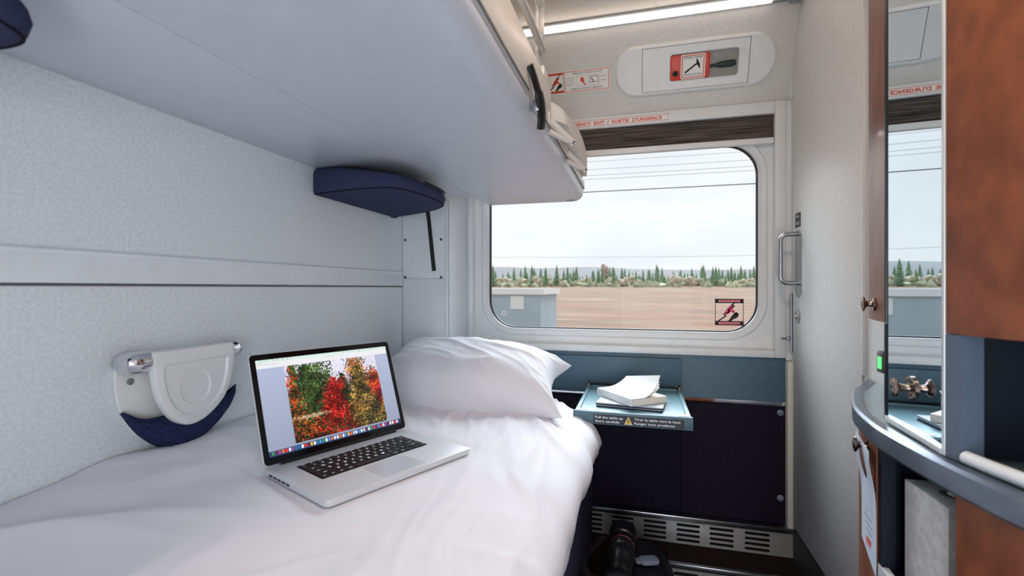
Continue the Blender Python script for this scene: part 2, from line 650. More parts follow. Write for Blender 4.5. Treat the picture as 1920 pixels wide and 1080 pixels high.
def grille(root, x0, x1, y, z0, z1, groups, zs, ledge):
    """Perforated strip: built from the solid bands around every slot."""
    mb = MB()
    n = 4
    xs = sorted(groups)
    edges = [x0]
    for a, b in xs:
        edges += [a, b]
    edges.append(x1)
    for i in range(0, len(edges), 2):
        mb.box(edges[i], edges[i + 1], y, y + .004, z0, z1)
    for a, b in xs:
        h = (z1 - z0)
        ys = [z0]
        for k in range(n):
            c = z0 + h * (.17 + .22 * k)
            ys += [c - h * .062, c + h * .062]
        ys.append(z1)
        for k in range(0, len(ys), 2):
            mb.box(a, b, y, y + .004, ys[k], ys[k + 1])
        for k in range(n):
            zc, hh = z0 + h * (.17 + .22 * k), h * .062
            for sx, ex in ((1, a), (-1, b)):         # round the slot ends
                for sz in (1, -1):
                    pts = [V((ex, y, zc + sz * hh))] + [V((ex + sx * hh * (1 - math.sin(q)), y, zc + sz * hh * (math.cos(q)))) for q in (0, .4, .8, 1.2, PI / 2)]
                    mb.poly(pts)
    mb.build('slotted_plate', 'grille_metal', root)
    MB().box(x0, x1, y + .03, y + .034, z0 - .005, z1).build('dark_cavity', 'black_rubber', root)
    ld = MB().box(x0, x1, ledge, y + .05, z1 + .001, z1 + .021, .002)
    ld.build('ledge_rail', 'steel', root)


grille(gr, -.60, .571, 2.068, -1.044, -.952, [(-.376, -.286), (-.246, -.156), (-.116, -.026), (.014, .104), (.144, .234), (.270, .36), (.40, .49)], 4, 2.062)
struct('floor_step', MB().box(.104, .5748, 1.935, 2.17, ZF, -1.046).box(-.7, .104, 2.04, 2.17, ZF, -1.046), 'step_carpet')
gr2 = thing('heater_grille', 'lower chrome heater grille at the edge of the carpeted step', 'grille', (.33, 1.925, -1.2), 'slotted chrome heater grilles')
grille(gr2, .104, .571, 1.925, -1.185, -1.068, [(.124, .214), (.25, .34), (.376, .466)], 4, 1.920)

# right wall: toilet door with its hardware
dr = sroot('door_1', (.573, 1.75, ZF), 'pale grey toilet door with a steel pull handle right of the window', 'door')
MB().box(.5685, .5748, 1.470, 2.058, -.915, 1.05, .002).build('door_leaf', 'door_vinyl', dr)
hd = MB()
zt, zb_ = .2, .018
path = [(.568, 1.985, zt), (.53, 1.985, zt)] + [(.53 - .024 * math.sin(q), 1.985, zt - .024 + .024 * math.cos(q)) for q in (.4, .8, 1.2, PI / 2)]
path += [(.506, 1.985, zb_ + .03)] + [(.53 - .024 * math.cos(q), 1.985, zb_ + .024 - .024 * math.sin(q)) for q in (.0, .4, .8, 1.2, PI / 2)] + [(.568, 1.985, zb_)]
hd.tube(path, .0085, 12)
hnd = hd.build('door_handle', 'steel', dr)
MB().prism([(a, b) for a, b in rrect(1.957, 2.03, -.035, .214, .034, 6)], lambda a, b, d: V((.5685 - d, a, b)), 0, .002).build('handle_plate', 'steel', hnd)
MB().lathe([(.026, 0), (.026, .003), (.022, .005), (.012, .005), (.011, .008), (.003, .008)], (.5685, 2.0, -.105), (-1, 0, 0), 28).box(.5595, .5602, 1.998, 2.002, -.115, -.095).build('lock', 'steel', dr)
sg = MB()
sg.box(.5675, .5684, 1.967, 2.028, .226, .280, mi=0)
YZ = lambda xx: (lambda a, b: V((xx, -a, b)))
sg.text('PULL', YZ(.5672), -2.02, .262, width=.04, height=.010, mi=1, bold=.02)
sg.text('TIREZ', YZ(.5672), -2.02, .236, width=.042, height=.010, mi=1, bold=.02)
sg.build('pull_sign', ['label_black', 'label_text'], dr)
struct('baseboard_right', MB().box(.565, .5749, YB, 2.04, ZF, -.918, .002), 'baseboard')
struct('trim_6', MB().box(.566, .5749, 1.455, 1.464, -.23, 1.05, .001), 'white_plastic')

# light strip in the ceiling corner
ls = thing('strip_light', 'long glowing ceiling strip light above the window', 'lamp', (-.25, 1.96, 1.06))
fl = MB()
for yy, zz in ((1.953, 1.058), (1.947, 1.067)):
    fl.tube([(-.9, yy, zz), (.468, yy, zz)], .0044, 10)
fl.build('light_tube', 'strip_glow', ls)
hs = MB().box(-.96, .545, 1.958, 1.968, 1.0535, 1.083, .002).box(-.96, .545, 1.938, 1.968, 1.0745, 1.083, .002)
for xx in (-.55, -.24, -.02, .2, .41):
    hs.box(xx - .0012, xx + .0012, 1.938, 1.962, 1.047, 1.075)
hs.build('housing', 'white_plastic', ls)
MB().box(.469, .545, 1.94, 1.958, 1.05, 1.074, .003).box(.53, .565, 1.93, 1.968, 1.045, 1.083, .003).build('end_cap', 'steel', ls)

# ceiling lamp over the aisle, added out of view for warm fill light
cl = thing('ceiling_fill_lamp', 'round fill lamp added on the ceiling over the aisle, out of view', 'lamp', (.12, .55, ZC - .03))
MB().lathe([(.17, .0), (.17, .02), (.15, .03)], (.12, .55, ZC - .001), (0, 0, -1), 40).build('lamp_ring', 'white_plastic', cl)
MB().lathe([(.148, .028), (.13, .034), (.08, .04), (.01, .042)], (.12, .55, ZC - .001), (0, 0, -1), 40).build('lamp_diffuser', 'fill_lamp_glow', cl)

# ================================================================== WINDOW WALL THINGS
# rolled blind
bl = thing('roller_blind', 'dark brown woven blind rolled up across the top of the window', 'blind', (-.1, 2.11, .575))
MB().grid(2, 9, lambda i, j: V((-.743 + i * 1.256, 2.103 + .006 * math.sin(j * PI), .690 - j * .093))).box(-.743, .513, 2.112, 2.118, .60, .69).build('blind_fabric', 'shade_weave', bl)
MB().box(-.743, .512, 2.095, 2.119, .574, .5975, .004).build('bottom_rail', 'white_plastic', bl)
MB().box(-.24, -.14, 2.092, 2.0955, .577, .5855, .002).build('pull_tab', 'cream_plastic', bl)

# exit strip on the window head
es = MB()
es.box(-.345, .116, 2.0868, 2.0876, .6965, .7245)
FW = WF(2.0864)
for a0, a1, b0, b1 in ((-.343, .114, .6975, .6990), (-.343, .114, .7220, .7235), (-.343, -.3415, .6975, .7235), (.1125, .114, .6975, .7235)):
    es.add([FW(a0, b0), FW(a1, b0), FW(a1, b1), FW(a0, b1)], [(0, 1, 2, 3)], 1)
es.text("EMERGENCY  EXIT  /  SORTIE  D'URGENCE", FW, -.331, .7035, width=.420, height=.0135, mi=1, bold=.03)
tag(es.build('exit_sign', ['sticker_white', 'orange_ink']), "orange lettered emergency exit strip along the window's head", 'sign')

# emergency placard on the sloping wall
pl = MB()
s0, s1 = (.845 - .74) * 1.107, (.924 - .74) * 1.107
pl.prism([(-.395, s0), (-.124, s0), (-.124, s1), (-.395, s1)], SL, 0.0005, .0012, mi=0)
PS = lambda a, b, d=0: SL(a, b, .0016 + d)


def rect(mb, fn, a0, a1, b0, b1, mi, d=0.):
    mb.add([fn(a0, b0, d), fn(a1, b0, d), fn(a1, b1, d), fn(a0, b1, d)], [(0, 1, 2, 3)], mi)


def border(mb, fn, a0, a1, b0, b1, w, mi, d=0.):
    rect(mb, fn, a0, a1, b0, b0 + w, mi, d)
    rect(mb, fn, a0, a1, b1 - w, b1, mi, d)
    rect(mb, fn, a0, a0 + w, b0 + w, b1 - w, mi, d)
    rect(mb, fn, a1 - w, a1, b0 + w, b1 - w, mi, d)


border(pl, PS, -.392, -.127, s0 + .003, s1 - .003, .0025, 1)
rect(pl, PS, -.314, -.3115, s0 + .003, s1 - .003, 1)
rect(pl, PS, -.388, -.318, s1 - .013, s1 - .006, 1)
rect(pl, PS, -.388, -.318, s0 + .006, s0 + .013, 1)
border(pl, PS, -.388, -.318, s0 + .006, s1 - .006, .0018, 2, .0001)
HAM = [((-.35, .0), (-.343, .012), (-.338, .004)), ]


def pictogram(mb, fn, cx, cz, s, m_red, m_blk):
    """Hammer held in a fist striking a zigzag crack."""
    f = lambda a, b: fn(cx + a * s, cz + b * s, .0002)
    zz = [(.42, .55), (.20, .38), (.30, .30), (.02, .12), (.10, .02), (-.2, -.12), (-.1, -.2), (-.48, -.5), (-.38, -.5), (-.0, -.22), (-.08, -.12), (.2, .0), (.12, .12), (.42, .3), (.32, .38), (.5, .55)]
    mb.poly([f(a - .12, b - .02) for a, b in zz], m_blk)
    mb.poly([f(a, b) for a, b in ((-.26, -.06), (.06, .36), (.22, .26), (.16, .12), (.28, .04), (.20, -.06), (.08, .0), (-.08, -.18))], m_red)
    mb.poly([f(a, b) for a, b in ((.2, .05), (.38, -.12), (.34, -.18), (.16, -.02))], m_red)
    mb.poly([f(a, b) for a, b in ((.26, -.08), (.36, -.02), (.46, -.1), (.46, -.24), (.34, -.36), (.2, -.4), (.06, -.56), (-.06, -.5), (.06, -.34), (.14, -.2))], m_blk)


pictogram(pl, PS, -.352, (s0 + s1) / 2, .058, 1, 2)
pl.text('EMERGENCY WINDOW EXIT', PS, -.216, s1 - .0165, width=.125, height=.0075, mi=2, bold=0., align='c')
pl.text("FENÊTRE SORTIE D'URGENCE", PS, -.220, s0 + .0095, width=.135, height=.0075, mi=2, bold=0., align='c')
sm = (s0 + s1) / 2
border(pl, PS, -.262, -.217, sm - .021, sm + .021, .0008, 3)
border(pl, PS, -.210, -.166, sm - .021, sm + .021, .0012, 3)
pl.poly([PS(a, b, .0002) for a, b in ((-.246, sm + .012), (-.236, sm + .016), (-.230, sm + .008), (-.229, sm - .004), (-.236, sm - .008), (-.246, sm - .002))], 1)
pl.poly([PS(a, b, .0002) for a, b in ((-.234, sm - .006), (-.229, sm - .006), (-.226, sm - .014), (-.221, sm - .017), (-.223, sm - .019), (-.232, sm - .015))], 1)
border(pl, PS, -.205, -.171, sm - .010, sm + .015, .0018, 2)
pl.poly([PS(a, b, .0002) for a, b in ((-.200, sm + .006), (-.197, sm + .008), (-.188, sm - .008), (-.191, sm - .010))], 2)
for k in range(4):
    rect(pl, PS, -.307, -.272 - .006 * (k % 2), sm + .013 - k * .009, sm + .0148 - k * .009, 3)
for k in range(2):
    rect(pl, PS, -.162, -.138, sm + .010 - k * .016, sm + .012 - k * .016, 3)
tag(pl.build('exit_placard', ['sticker_white', 'orange_ink', 'ink', 'grey_ink']), 'small white emergency window exit instruction plate beside the upper berth', 'sign')

# hammer cabinet
hc = thing('hammer_cabinet', 'white oval emergency hammer case on the sloping wall above the window', 'case', (.2, 2.05, .8))


def stadium(cx, cz, w, h, n=14, flat=.88):
    out = []
    r = h / 2
    for k in range(n + 1):
        a = -PI / 2 + PI * k / n
        out.append(V((cx + w / 2 - r * flat + r * flat * math.cos(a), cz + r * math.sin(a))))
    for k in range(n + 1):
        a = PI / 2 + PI * k / n
        out.append(V((cx - w / 2 + r * flat + r * flat * math.cos(a), cz + r * math.sin(a))))
    return out


cz_ = (.893 - .74) * 1.107
st = stadium(.2035, cz_, .611, .196)
d0, d1 = .009, .409                     # cabinet door
r0, r1, q0, q1 = .114, .374, cz_ - .052, cz_ + .052
rec = rrect(r0, r1, q0, q1, .014, 8)
hb = MB()
hb.ring(st, grow(st, -.004), SL, .0005, .016)
hb.ring(grow(st, -.004), grow(st, -.012), SL, .016, .022)
inner = [V((min(max(p[0], d0 - .001), d1 + .001), min(max(p[1], cz_ - .082), cz_ + .082))) for p in grow(st, -.012)]
hb.ring(grow(st, -.012), inner, SL, .022, .022)
hb.ring(inner, inner, lambda a, b, d: SL(a, b, d), .022, .014)
hb.build('housing', 'white_plastic', hc)
dd = MB()
drect = rrect(d0 + .001, d1 - .001, cz_ - .0805, cz_ + .0805, .003, 8)
# the recess sits towards the right, so the ring is fanned by index
dd.ring(drect, rec, SL, .0215)
dd.ring(drect, drect, SL, .0215, .012)
dd.ring(rec, grow(rec, -.004), SL, .0215, .017)
dd.ring(grow(rec, -.004), grow(rec, -.004), SL, .017, .004)
MB().prism(rec, SL, .0015, .003).build('recess_plate', 'recess_shaded_grey', hc)
dd.build('cabinet_door', 'white_plastic', hc)
MB().prism(rrect(.117, .268, q0 + .004, q1 - .006, .012), SL, .004, .014, .003).lathe([(.011, 0), (.011, .003), (.006, .003), (.005, .001)], SL(.138, cz_ - .022, .014), sn, 20, mi=1).build('red_holder', ['red_plastic', 'ink'], hc)
stc = MB()
SS = lambda a, b, d=0: SL(a, b, .0168 + d)
stc.prism(rrect(.158, .250, q0 + .006, q1 - .008, .006), SL, .014, .0163, mi=0)
border(stc, SS, .162, .246, q0 + .010, q1 - .012, .003, 1)
stc.text('EMERGENCY HAMMER', SS, .204, q1 - .024, width=.070, height=.007, mi=2, bold=0., align='c')
stc.text("MARTEAU D'URGENCE", SS, .204, q0 + .018, width=.070, height=.007, mi=2, bold=0., align='c')
hmx = lambda a, b: SS(.203 + a * .9, cz_ + b * .9, .0002)
stc.poly([hmx(a, b) for a, b in ((-.034, -.022), (-.030, -.028), (.016, .004), (.022, .000), (.028, -.012), (.032, -.010), (.030, .006), (.024, .018), (.018, .028), (.014, .026), (.016, .012), (.010, .008))], 2)
stc.build('hammer_sticker', ['sticker_white', 'orange_ink', 'ink'], hc)
MB().lathe([(.006, 0), (.006, .003), (.002, .003)], SL(.287, cz_ + .032, .003), sn, 14).build('screw', 'dark_steel', hc)
hm = thing('emergency_hammer', 'dark green handled hammer lying inside the white case', 'hammer', SL(.3, cz_ - .008, .01))
MB().tube([SL(.292, cz_ - .006, .014), SL(.31, cz_ - .006, .014), SL(.35, cz_ - .005, .014), SL(.362, cz_ - .004, .014)], [.0075, .012, .0125, .009], 14).build('handle', 'hammer_green', hm)
MB().tube([SL(.2695, cz_ - .007, .012), SL(.293, cz_ - .006, .014)], .006, 10).build('neck', 'black_plastic', hm)

# sticker on the window pane
ws = MB()
WS = lambda a, b, d=0: V((a, 2.1555 - d, b))
wx0, wx1, wz0, wz1 = .303, .413, -.155, -.045
rect(ws, WS, wx0, wx1, wz1 - .018, wz1, 0)
rect(ws, WS, wx0, wx1, wz0, wz0 + .018, 0)
border(ws, WS, wx0, wx1, wz0, wz1, .0025, 0)
rect(ws, WS, wx0 + .014, wx1 - .014, wz1 - .0135, wz1 - .0045, 1, .0002)
rect(ws, WS, wx0 + .014, wx1 - .014, wz0 + .0045, wz0 + .0135, 1, .0002)
ws.text("EMERGENCY EXIT", lambda a, b: WS(a, b, .0004), (wx0 + wx1) / 2, wz1 - .0108, width=.07, height=.0045, mi=0, align='c')
ws.text("SORTIE D'URGENCE", lambda a, b: WS(a, b, .0004), (wx0 + wx1) / 2, wz0 + .007, width=.07, height=.0045, mi=0, align='c')
pictogram(ws, WS, (wx0 + wx1) / 2, (wz0 + wz1) / 2 + .002, .078, 2, 0)
tag(ws.build('window_sticker', ['ink', 'pink_pale', 'pink_ink']), 'black framed sticker with pink hammer symbol in the lower corner of the window', 'sticker')
rd = MB().lathe([(.012, 0), (.012, .0004)], at(945, 587, y=2.155), (0, -1, 0), 24).lathe([(.004, .0005), (.004, .0008)], at(945, 587, y=2.155), (0, -1, 0), 12, mi=1)
tag(rd.build('round_sticker', ['sticker_white', 'grey_ink']), "tiny round white mark in the window pane's lower corner over the shed", 'sticker')

# ================================================================== FOLDING TABLE
tb = thing('folding_table', 'pale teal fold-down tray table under the window with a warning label', 'table', (-.03, 1.85, -.45))
MB().box(-.5, .165, 2.083, 2.0995, -.44, -.292, .004).build('wall_housing', 'teal_paint', tb)
TX0, TX1, TY0, TY1, TZ = -.214, .159, 1.612, 2.07, -.412
MB().box(TX0 + .004, TX1 - .004, TY0 + .004, TY1, TZ - .020, TZ - .006, .003).build('table_top', 'tray_teal', tb)
rm = MB()
rm.box(TX0, TX0 + .014, TY0 + .012, TY1, TZ - .024, TZ, .003)
rm.box(TX1 - .014, TX1, TY0 + .012, TY1, TZ - .024, TZ, .003)
rm.box(TX0 + .014, TX1 - .014, TY1 - .012, TY1, TZ - .024, TZ - .002, .002)
rm.build('rim', 'tray_teal', tb)
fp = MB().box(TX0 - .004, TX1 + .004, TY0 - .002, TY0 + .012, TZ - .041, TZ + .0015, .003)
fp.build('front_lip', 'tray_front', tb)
for xx in (TX0 + .022, TX1 - .022):
    MB().box(xx - .014, xx + .014, TY0 + .012, TY0 + .03, TZ - .008, TZ + .003, .002).build('corner_bumper', 'white_plastic', tb)
for xx in (TX0 + .004, TX1 - .004):
    MB().box(xx - .005, xx + .005, 2.035, 2.083, TZ - .02, TZ + .012, .002).tube([(xx - .012, 2.076, TZ + .006), (xx + .012, 2.076, TZ + .006)], .005, 8).build('hinge', 'dark_steel', tb)
MB().tube([(TX0, 2.075, TZ + .004), (TX1, 2.075, TZ + .004)], .003, 8).build('hinge_rod', 'black_plastic', tb)
lb = MB()
lx0, lx1, lz0, lz1 = TX0 + .064, TX1 - .022, TZ - .037, TZ - .007
FL = lambda a, b, d=0: V((a, TY0 - .0024 - d, b))
lb.prism(rrect(lx0, lx1, lz0, lz1, .003, 4), FL, 0, .0005, mi=0)
FT = lambda a, b: FL(a, b, .0009)
lb.text('Pull the table up', FT, lx0 + .006, lz1 - .0125, width=.090, height=.0075, mi=1, bold=.02)
lb.text('Store carefully', FT, lx0 + .006, lz1 - .0255, width=.080, height=.0075, mi=1, bold=.02)
lb.text('Tirer la table vers le haut', FT, lx0 + .132, lz1 - .0125, width=.143, height=.0075, mi=1, bold=.02)
lb.text('Ranger avec prudence', FT, lx0 + .132, lz1 - .0255, width=.126, height=.0075, mi=1, bold=.02)
tc_ = lx0 + .113
lb.poly([FL(tc_ - .0135, lz0 + .002, .0006), FL(tc_ + .0135, lz0 + .002, .0006), FL(tc_, lz1 - .002, .0006)], 1)
lb.poly([FL(tc_ - .0115, lz0 + .0035, .0008), FL(tc_ + .0115, lz0 + .0035, .0008), FL(tc_, lz1 - .0045, .0008)], 2)
lb.add([FL(tc_ + a, lz0 + b, .001) for a, b in ((-.001, .0085), (.001, .0085), (.0016, .0175), (-.0016, .0175))], [(0, 1, 2, 3)], 3)
lb.add([FL(tc_ + a, lz0 + b, .001) for a, b in ((-.0012, .005), (.0012, .005), (.0012, .0075), (-.0012, .0075))], [(0, 1, 2, 3)], 3)
lb.build('warning_label', ['label_black', 'label_text', 'yellow_ink', 'ink'], tb)

# things on the table
TT = TZ - .0055


def frame2(c, ang, z):
    ca, sa = math.cos(ang), math.sin(ang)
    return lambda a, b, d=0: V((c[0] + a * ca - b * sa, c[1] + a * sa + b * ca, z + d))


nb_a = at(1117, 762, z=TT)
nb_b = at(1243, 774, z=TT)
nang = math.atan2(nb_b.y - nb_a.y, nb_b.x - nb_a.x)
NF = frame2((nb_a.x, nb_a.y), nang, TT)
nw = (nb_b - nb_a).length
nb = thing('notebook', 'grey topped dark edged notebook lying flat under the white paperback', 'notebook', NF(nw / 2, .1, 0))
MB().prism(rrect(0, nw, 0, .165, .006, 4), NF, 0, .004, .001).build('back_cover', 'notebook_dark', nb)
MB().prism(rrect(.003, nw - .004, .003, .162, .004, 4), NF, .0042, .0115).build('page_block', 'pages', nb)
MB().prism(rrect(0, nw, 0, .165, .006, 4), NF, .0117, .0155, .001).build('front_cover', 'notebook_cover', nb)
MB().tube([NF(.0, .004, .0095), NF(nw * .5, .001, .0095), NF(nw, .004, .0095)], .0028, 8).build('elastic_band', 'notebook_dark', nb)
bz = TT + .0175
c0 = at(1120, 727, z=bz + .024)
c1 = at(1184, 748, z=bz + .026)
c2 = at(1262, 740, z=bz + .022)
bang = math.atan2(c1.y - c0.y, c1.x - c0.x)
blen = (c1 - c0).length
bwid = (c2 - c1).length
BF = frame2((c0.x, c0.y), bang, bz)
bk = thing('paperback_book', 'white paperback book with its front cover curling open on top of the notebook', 'book', BF(blen / 2, bwid / 2, 0))
L, W_ = blen, min(.15, bwid)
print('BOOK', blen, bwid)
MB().prism(rrect(0.0015, L - .001, .002, W_, .0015, 2), BF, .0012, .022).build('page_block', 'pages', bk)
MB().prism(rrect(0, L, 0, W_ + .001, .001, 2), BF, 0, .001).build('back_cover', 'cover_white', bk)
spn = MB().prism([(0, -.001), (L, -.001), (L, .001), (0, .001)], BF, 0, .0235)
SPF = lambda a, b: BF(a, -.0013, b)
spn.add([SPF(.015, .012), SPF(.035, .012), SPF(.035, .0135), SPF(.015, .0135)], [(0, 1, 2, 3)], 1)
spn.add([SPF(L - .03, .010), SPF(L - .012, .010), SPF(L - .012, .0115), SPF(L - .03, .0115)], [(0, 1, 2, 3)], 1)
spn.build('spine', ['cover_white', 'grey_ink'], bk)


def curl(i, j, off=0.):
    a = i * L
    s = j * (W_ + .004)
    k = max(0, (j - .3) / .7)
    lift = .070 * k ** 1.7 * (.50 + .50 * i)
    return BF(a - .012 * k * k * i, s - .022 * k ** 2, .0235 + off + lift)


cvm = MB().grid(14, 22, lambda i, j: curl(i, j)).grid(14, 22, lambda i, j: curl(i, j, .0008))
cvm.build('front_cover', 'cover_white', bk, recalc=False)
lf = MB()
for q in range(3):
    lf.grid(10, 16, lambda i, j, q=q: V(curl(i * .985 + .006, j * .97, -.0006)) - V((0, 0, (.018 + .012 * q) * max(0, (j - .3) / .7) ** 1.7 * .8)))
lf.build('lifted_page', 'paper', bk, recalc=False)

# ================================================================== LOWER BERTH
bb = thing('lower_berth', 'navy upholstered base of the lower bed along the left wall', 'bed base', (-.56, .7, ZF))
bs = MB().box(XL + .004, -.165, -.55, 1.80, -.80, -.60, .03, seg=4)
bs.build('mattress', 'base_fabric', bb)
MB().box(XL + .004, -.172, -.55, 1.80, ZF + .002, -.802, .01).build('upholstered_front', 'base_fabric', bb)

PX = spline([(-.974, -.345), (-.93, -.346), (-.86, -.362), (-.75, -.382), (-.6, -.390), (-.45, -.395), (-.34, -.405), (-.26, -.424), (-.20, -.448), (-.160, -.48), (-.146, -.515), (-.152, -.555), (-.166, -.585), (-.185, -.592)], 8)


NPX, NPY = 190, 300
PXR = resample(PX, NPX)
PYR = resample(spline([(-.42, -.12), (-.40, -.05), (-.35, -.01), (-.25, 0), (0, 0), (.4, 0), (.8, 0), (1.2, 0), (1.55, .0), (1.66, -.005), (1.74, -.03), (1.785, -.08), (1.792, -.13), (1.78, -.18)], 8), NPY)


def ridge(x, y, z=0.):
    return 1 - abs(noise.noise(V((x, y, z)))) * 2


def smooth(a, b, x):
    t = min(1, max(0, (x - a) / (b - a)))
    return t * t * (3 - 2 * t)


def wrinkle(x, y, side):
    w = V((x, y, 0))
    n1 = noise.noise(w * 2.3 + V((3, 1, 5)))
    n2 = noise.noise(w * 5.1 + V((9, 4, 2)))
    h = .008 * n1 + .005 * n2
    wx, wy = x + .06 * noise.noise(w * 3 + V((1, 7, 0))), y + .06 * noise.noise(w * 3 + V((5, 2, 8)))
    # creases fanning out from under the pillow
    pk = smooth(1.05, 1.42, y)
    h += pk * .016 * max(0, ridge((wx + .30 * wy) * 13, wy * 2.2, 1.) - .45)
    # long folds running along the open side
    sd = smooth(-.52, -.22, x) if side == 0 else 1
    q = (wx + .22 * wy)
    h += sd * .018 * (max(0, ridge(q * 8.5, wy * 1.7, 4.) - .5)) + sd * .010 * max(0, ridge(q * 19, wy * 3, 6.) - .5)
    # broad diagonal folds in the foreground
    fg = 1 - smooth(.5, 1.0, y)
    h += fg * .026 * max(0, ridge((wx * .8 - wy * .6) * 4.2, (wx * .6 + wy * .8) * 1.5, 8.) - .45)
    h += fg * .012 * max(0, ridge((wx * .8 - wy * .6) * 10, (wx * .6 + wy * .8) * 3.5, 12.) - .5)
    # the rucked part between laptop and wall
    rk = math.exp(-((x + .88) / .10) ** 2 - ((y - 1.05) / .30) ** 2)
    h += rk * (.022 + .012 * ridge((wx - .5 * wy) * 9, wy * 4, 3.))
    return h


LAP = V((-.538, .736))
LEX = V((.407, .9135)).normalized()
LEY = V((-LEX.y, LEX.x))


def under_laptop(x, y):
    d = V((x, y)) - LAP
    a, b = d.dot(LEX), d.dot(LEY)
    da = max(-a, a - .372, 0)
    db = max(-b, b - .25, 0)
    return 1 - smooth(0.0, .05, math.hypot(da, db))


def duvet_pt(i, j):
    p, q = PXR[i], PYR[j]
    x, zt_ = p.x, p.y
    a = max(0, -.385 - zt_)
    b = max(0, -q.y)
    drop = (a ** 3 + b ** 3) ** (1 / 3.)
    z = max(zt_, -.385) - drop
    y = q.x
    side = 0 if i < NPX * .72 else 1
    k = smooth(1.62, 1.80, y)
    x = x - k * .10 * smooth(-.42, -.15, x) ** 2
    h = wrinkle(p.x, y - q.y * .6, 0) if side == 0 else wrinkle(p.x + .5 * (zt_ + .45), y - q.y * .6, 1)
    f = under_laptop(x, y)
    if i >= NPX - 5:
        h *= .3
    # direction of displacement: up on top, outwards on the side
    i0, i1 = max(0, i - 1), min(NPX - 1, i + 1)
    tx = PXR[i1] - PXR[i0]
    nx, nz = -tx.y, tx.x
    l = math.hypot(nx, nz) or 1
    if zt_ > -.40:
        nx, nz, l = 0, 1, 1
    pt = V((x + h * nx / l, y, z + h * nz / l))
    pt.x = max(pt.x, XL + .004)
    if f > 0:
        pt.z = pt.z * (1 - f) + f * min(pt.z, -.3955) if pt.z > -.3955 else pt.z * (1 - f) + f * -.3955
    return pt


dv = MB()
vs = [duvet_pt(i, j) for j in range(NPY) for i in range(NPX)]
dv.add(vs, [(j * NPX + i, j * NPX + i + 1, (j + 1) * NPX + i + 1, (j + 1) * NPX + i) for j in range(NPY - 1) for i in range(NPX - 1)])
duv = tag(dv.build('duvet', 'duvet', sharp=180), 'rumpled white duvet spread over the lower bed', 'duvet')

# pillow
PC = V((-.598, 1.628, -.350))
pyaw, ptilt = math.radians(7), math.radians(15)


def pillow_pt(u, v, top):
    hx, hy = .345, .205
    e = max(abs(u), abs(v))
    # edges bow inwards between the pointed corners
    bx = 1 - .13 * (1 - v * v) ** 1.0 * abs(u) ** 3
    by = 1 - .09 * (1 - u * u) ** 1.0 * abs(v) ** 3
    x = hx * u * bx
    y = hy * v * by
    f = max(0, (1 - abs(u) ** 3.2)) ** .55 * max(0, (1 - abs(v) ** 3.0)) ** .55
    w = V((x, y, 0))
    wr = 0
    fx, fy = x + .03 * noise.noise(w * 7), y + .03 * noise.noise(w * 7 + V((4, 4, 4)))
    wr += .012 * max(0, ridge((fy + .25 * fx) * 9, fx * 3, 2.) - .5)
    wr += .006 * max(0, ridge((fx * .7 + fy) * 16, (fx - fy) * 6, 7.) - .5)
    corner = smooth(.55, 1., abs(u)) * smooth(.3, 1., abs(v))
    wr += .010 * corner * ridge((abs(fx) - abs(fy)) * 22, fx * 3, 9.)
    if top:
        z = .150 * f + wr * min(1, f * 2.5)
        z *= 1.0 - .12 * u
    else:
        z = -.062 * f
    q = V((x, y, z))
    q = Matrix.Rotation(ptilt, 3, 'X') @ q
    q = Matrix.Rotation(pyaw, 3, 'Z') @ q
    # the far corner by the table kicks up
    k = smooth(.7, 1, u) * smooth(.4, 1, v)
    q.z -= .006 * k
    q.x += .022 * k
    return PC + q


NP = 110
pw = MB()
vv, ff = [], []
for top in (True, False):
    o_ = len(vv)
    for j in range(NP):
        for i in range(NP):
            u = math.sin((i / (NP - 1) * 2 - 1) * PI / 2)
            v = math.sin((j / (NP - 1) * 2 - 1) * PI / 2)
            vv.append(pillow_pt(u, v, top))
    for j in range(NP - 1):
        for i in range(NP - 1):
            a = o_ + j * NP + i
            ff.append((a, a + 1, a + NP + 1, a + NP))
pw.add(vv, ff)
bmesh.ops.remove_doubles(pw.bm, verts=pw.bm.verts, dist=.0004)
tag(pw.build('pillow', 'duvet', sharp=100), 'plump white pillow at the window end of the lower bed', 'pillow')

# ================================================================== LAPTOP
lp = thing('laptop', 'open silver laptop showing an autumn tree photograph on the white duvet', 'laptop', (LAP.x, LAP.y, -.393))
LW, LD, LZ = .372, .250, -.3935
LF = lambda a, b, d=0: V((LAP.x + LEX.x * a + LEY.x * b, LAP.y + LEX.y * a + LEY.y * b, LZ + d))
base = MB().prism(rrect(0, LW, 0, LD, .012, 6), LF, 0, .0135, .0035, seg=3)
base.prism(rrect(LW / 2 - .03, LW / 2 + .03, -.0006, .002, .0005, 2), LF, .0095, .0137)
base_o = base.build('base', 'alu', lp)
for k in range(5):
    MB().prism([(-.0006, LD - .03 - k * .018), (.002, LD - .03 - k * .018), (.002, LD - .043 - k * .018), (-.0006, LD - .043 - k * .018)], LF, .005, .0095).build('port', 'black_plastic', base_o)
MB().prism(rrect(LW / 2 - .053, LW / 2 + .053, .012, .088, .002, 3), LF, .0134, .0138).build('trackpad', 'trackpad', lp)
kx0, kx1, ky0, ky1 = (LW - .274) / 2, (LW + .274) / 2, .100, .206
kb = MB().prism(rrect(kx0, kx1, ky0, ky1, .004, 4), LF, .0133, .0137)
kb_o = kb.build('keyboard', 'black_plastic', lp)
rows = ['QWERTYUIOP[]', "ASDFGHJKL;'", 'ZXCVBNM,./']
kh = (ky1 - ky0 - .004) / 5.55


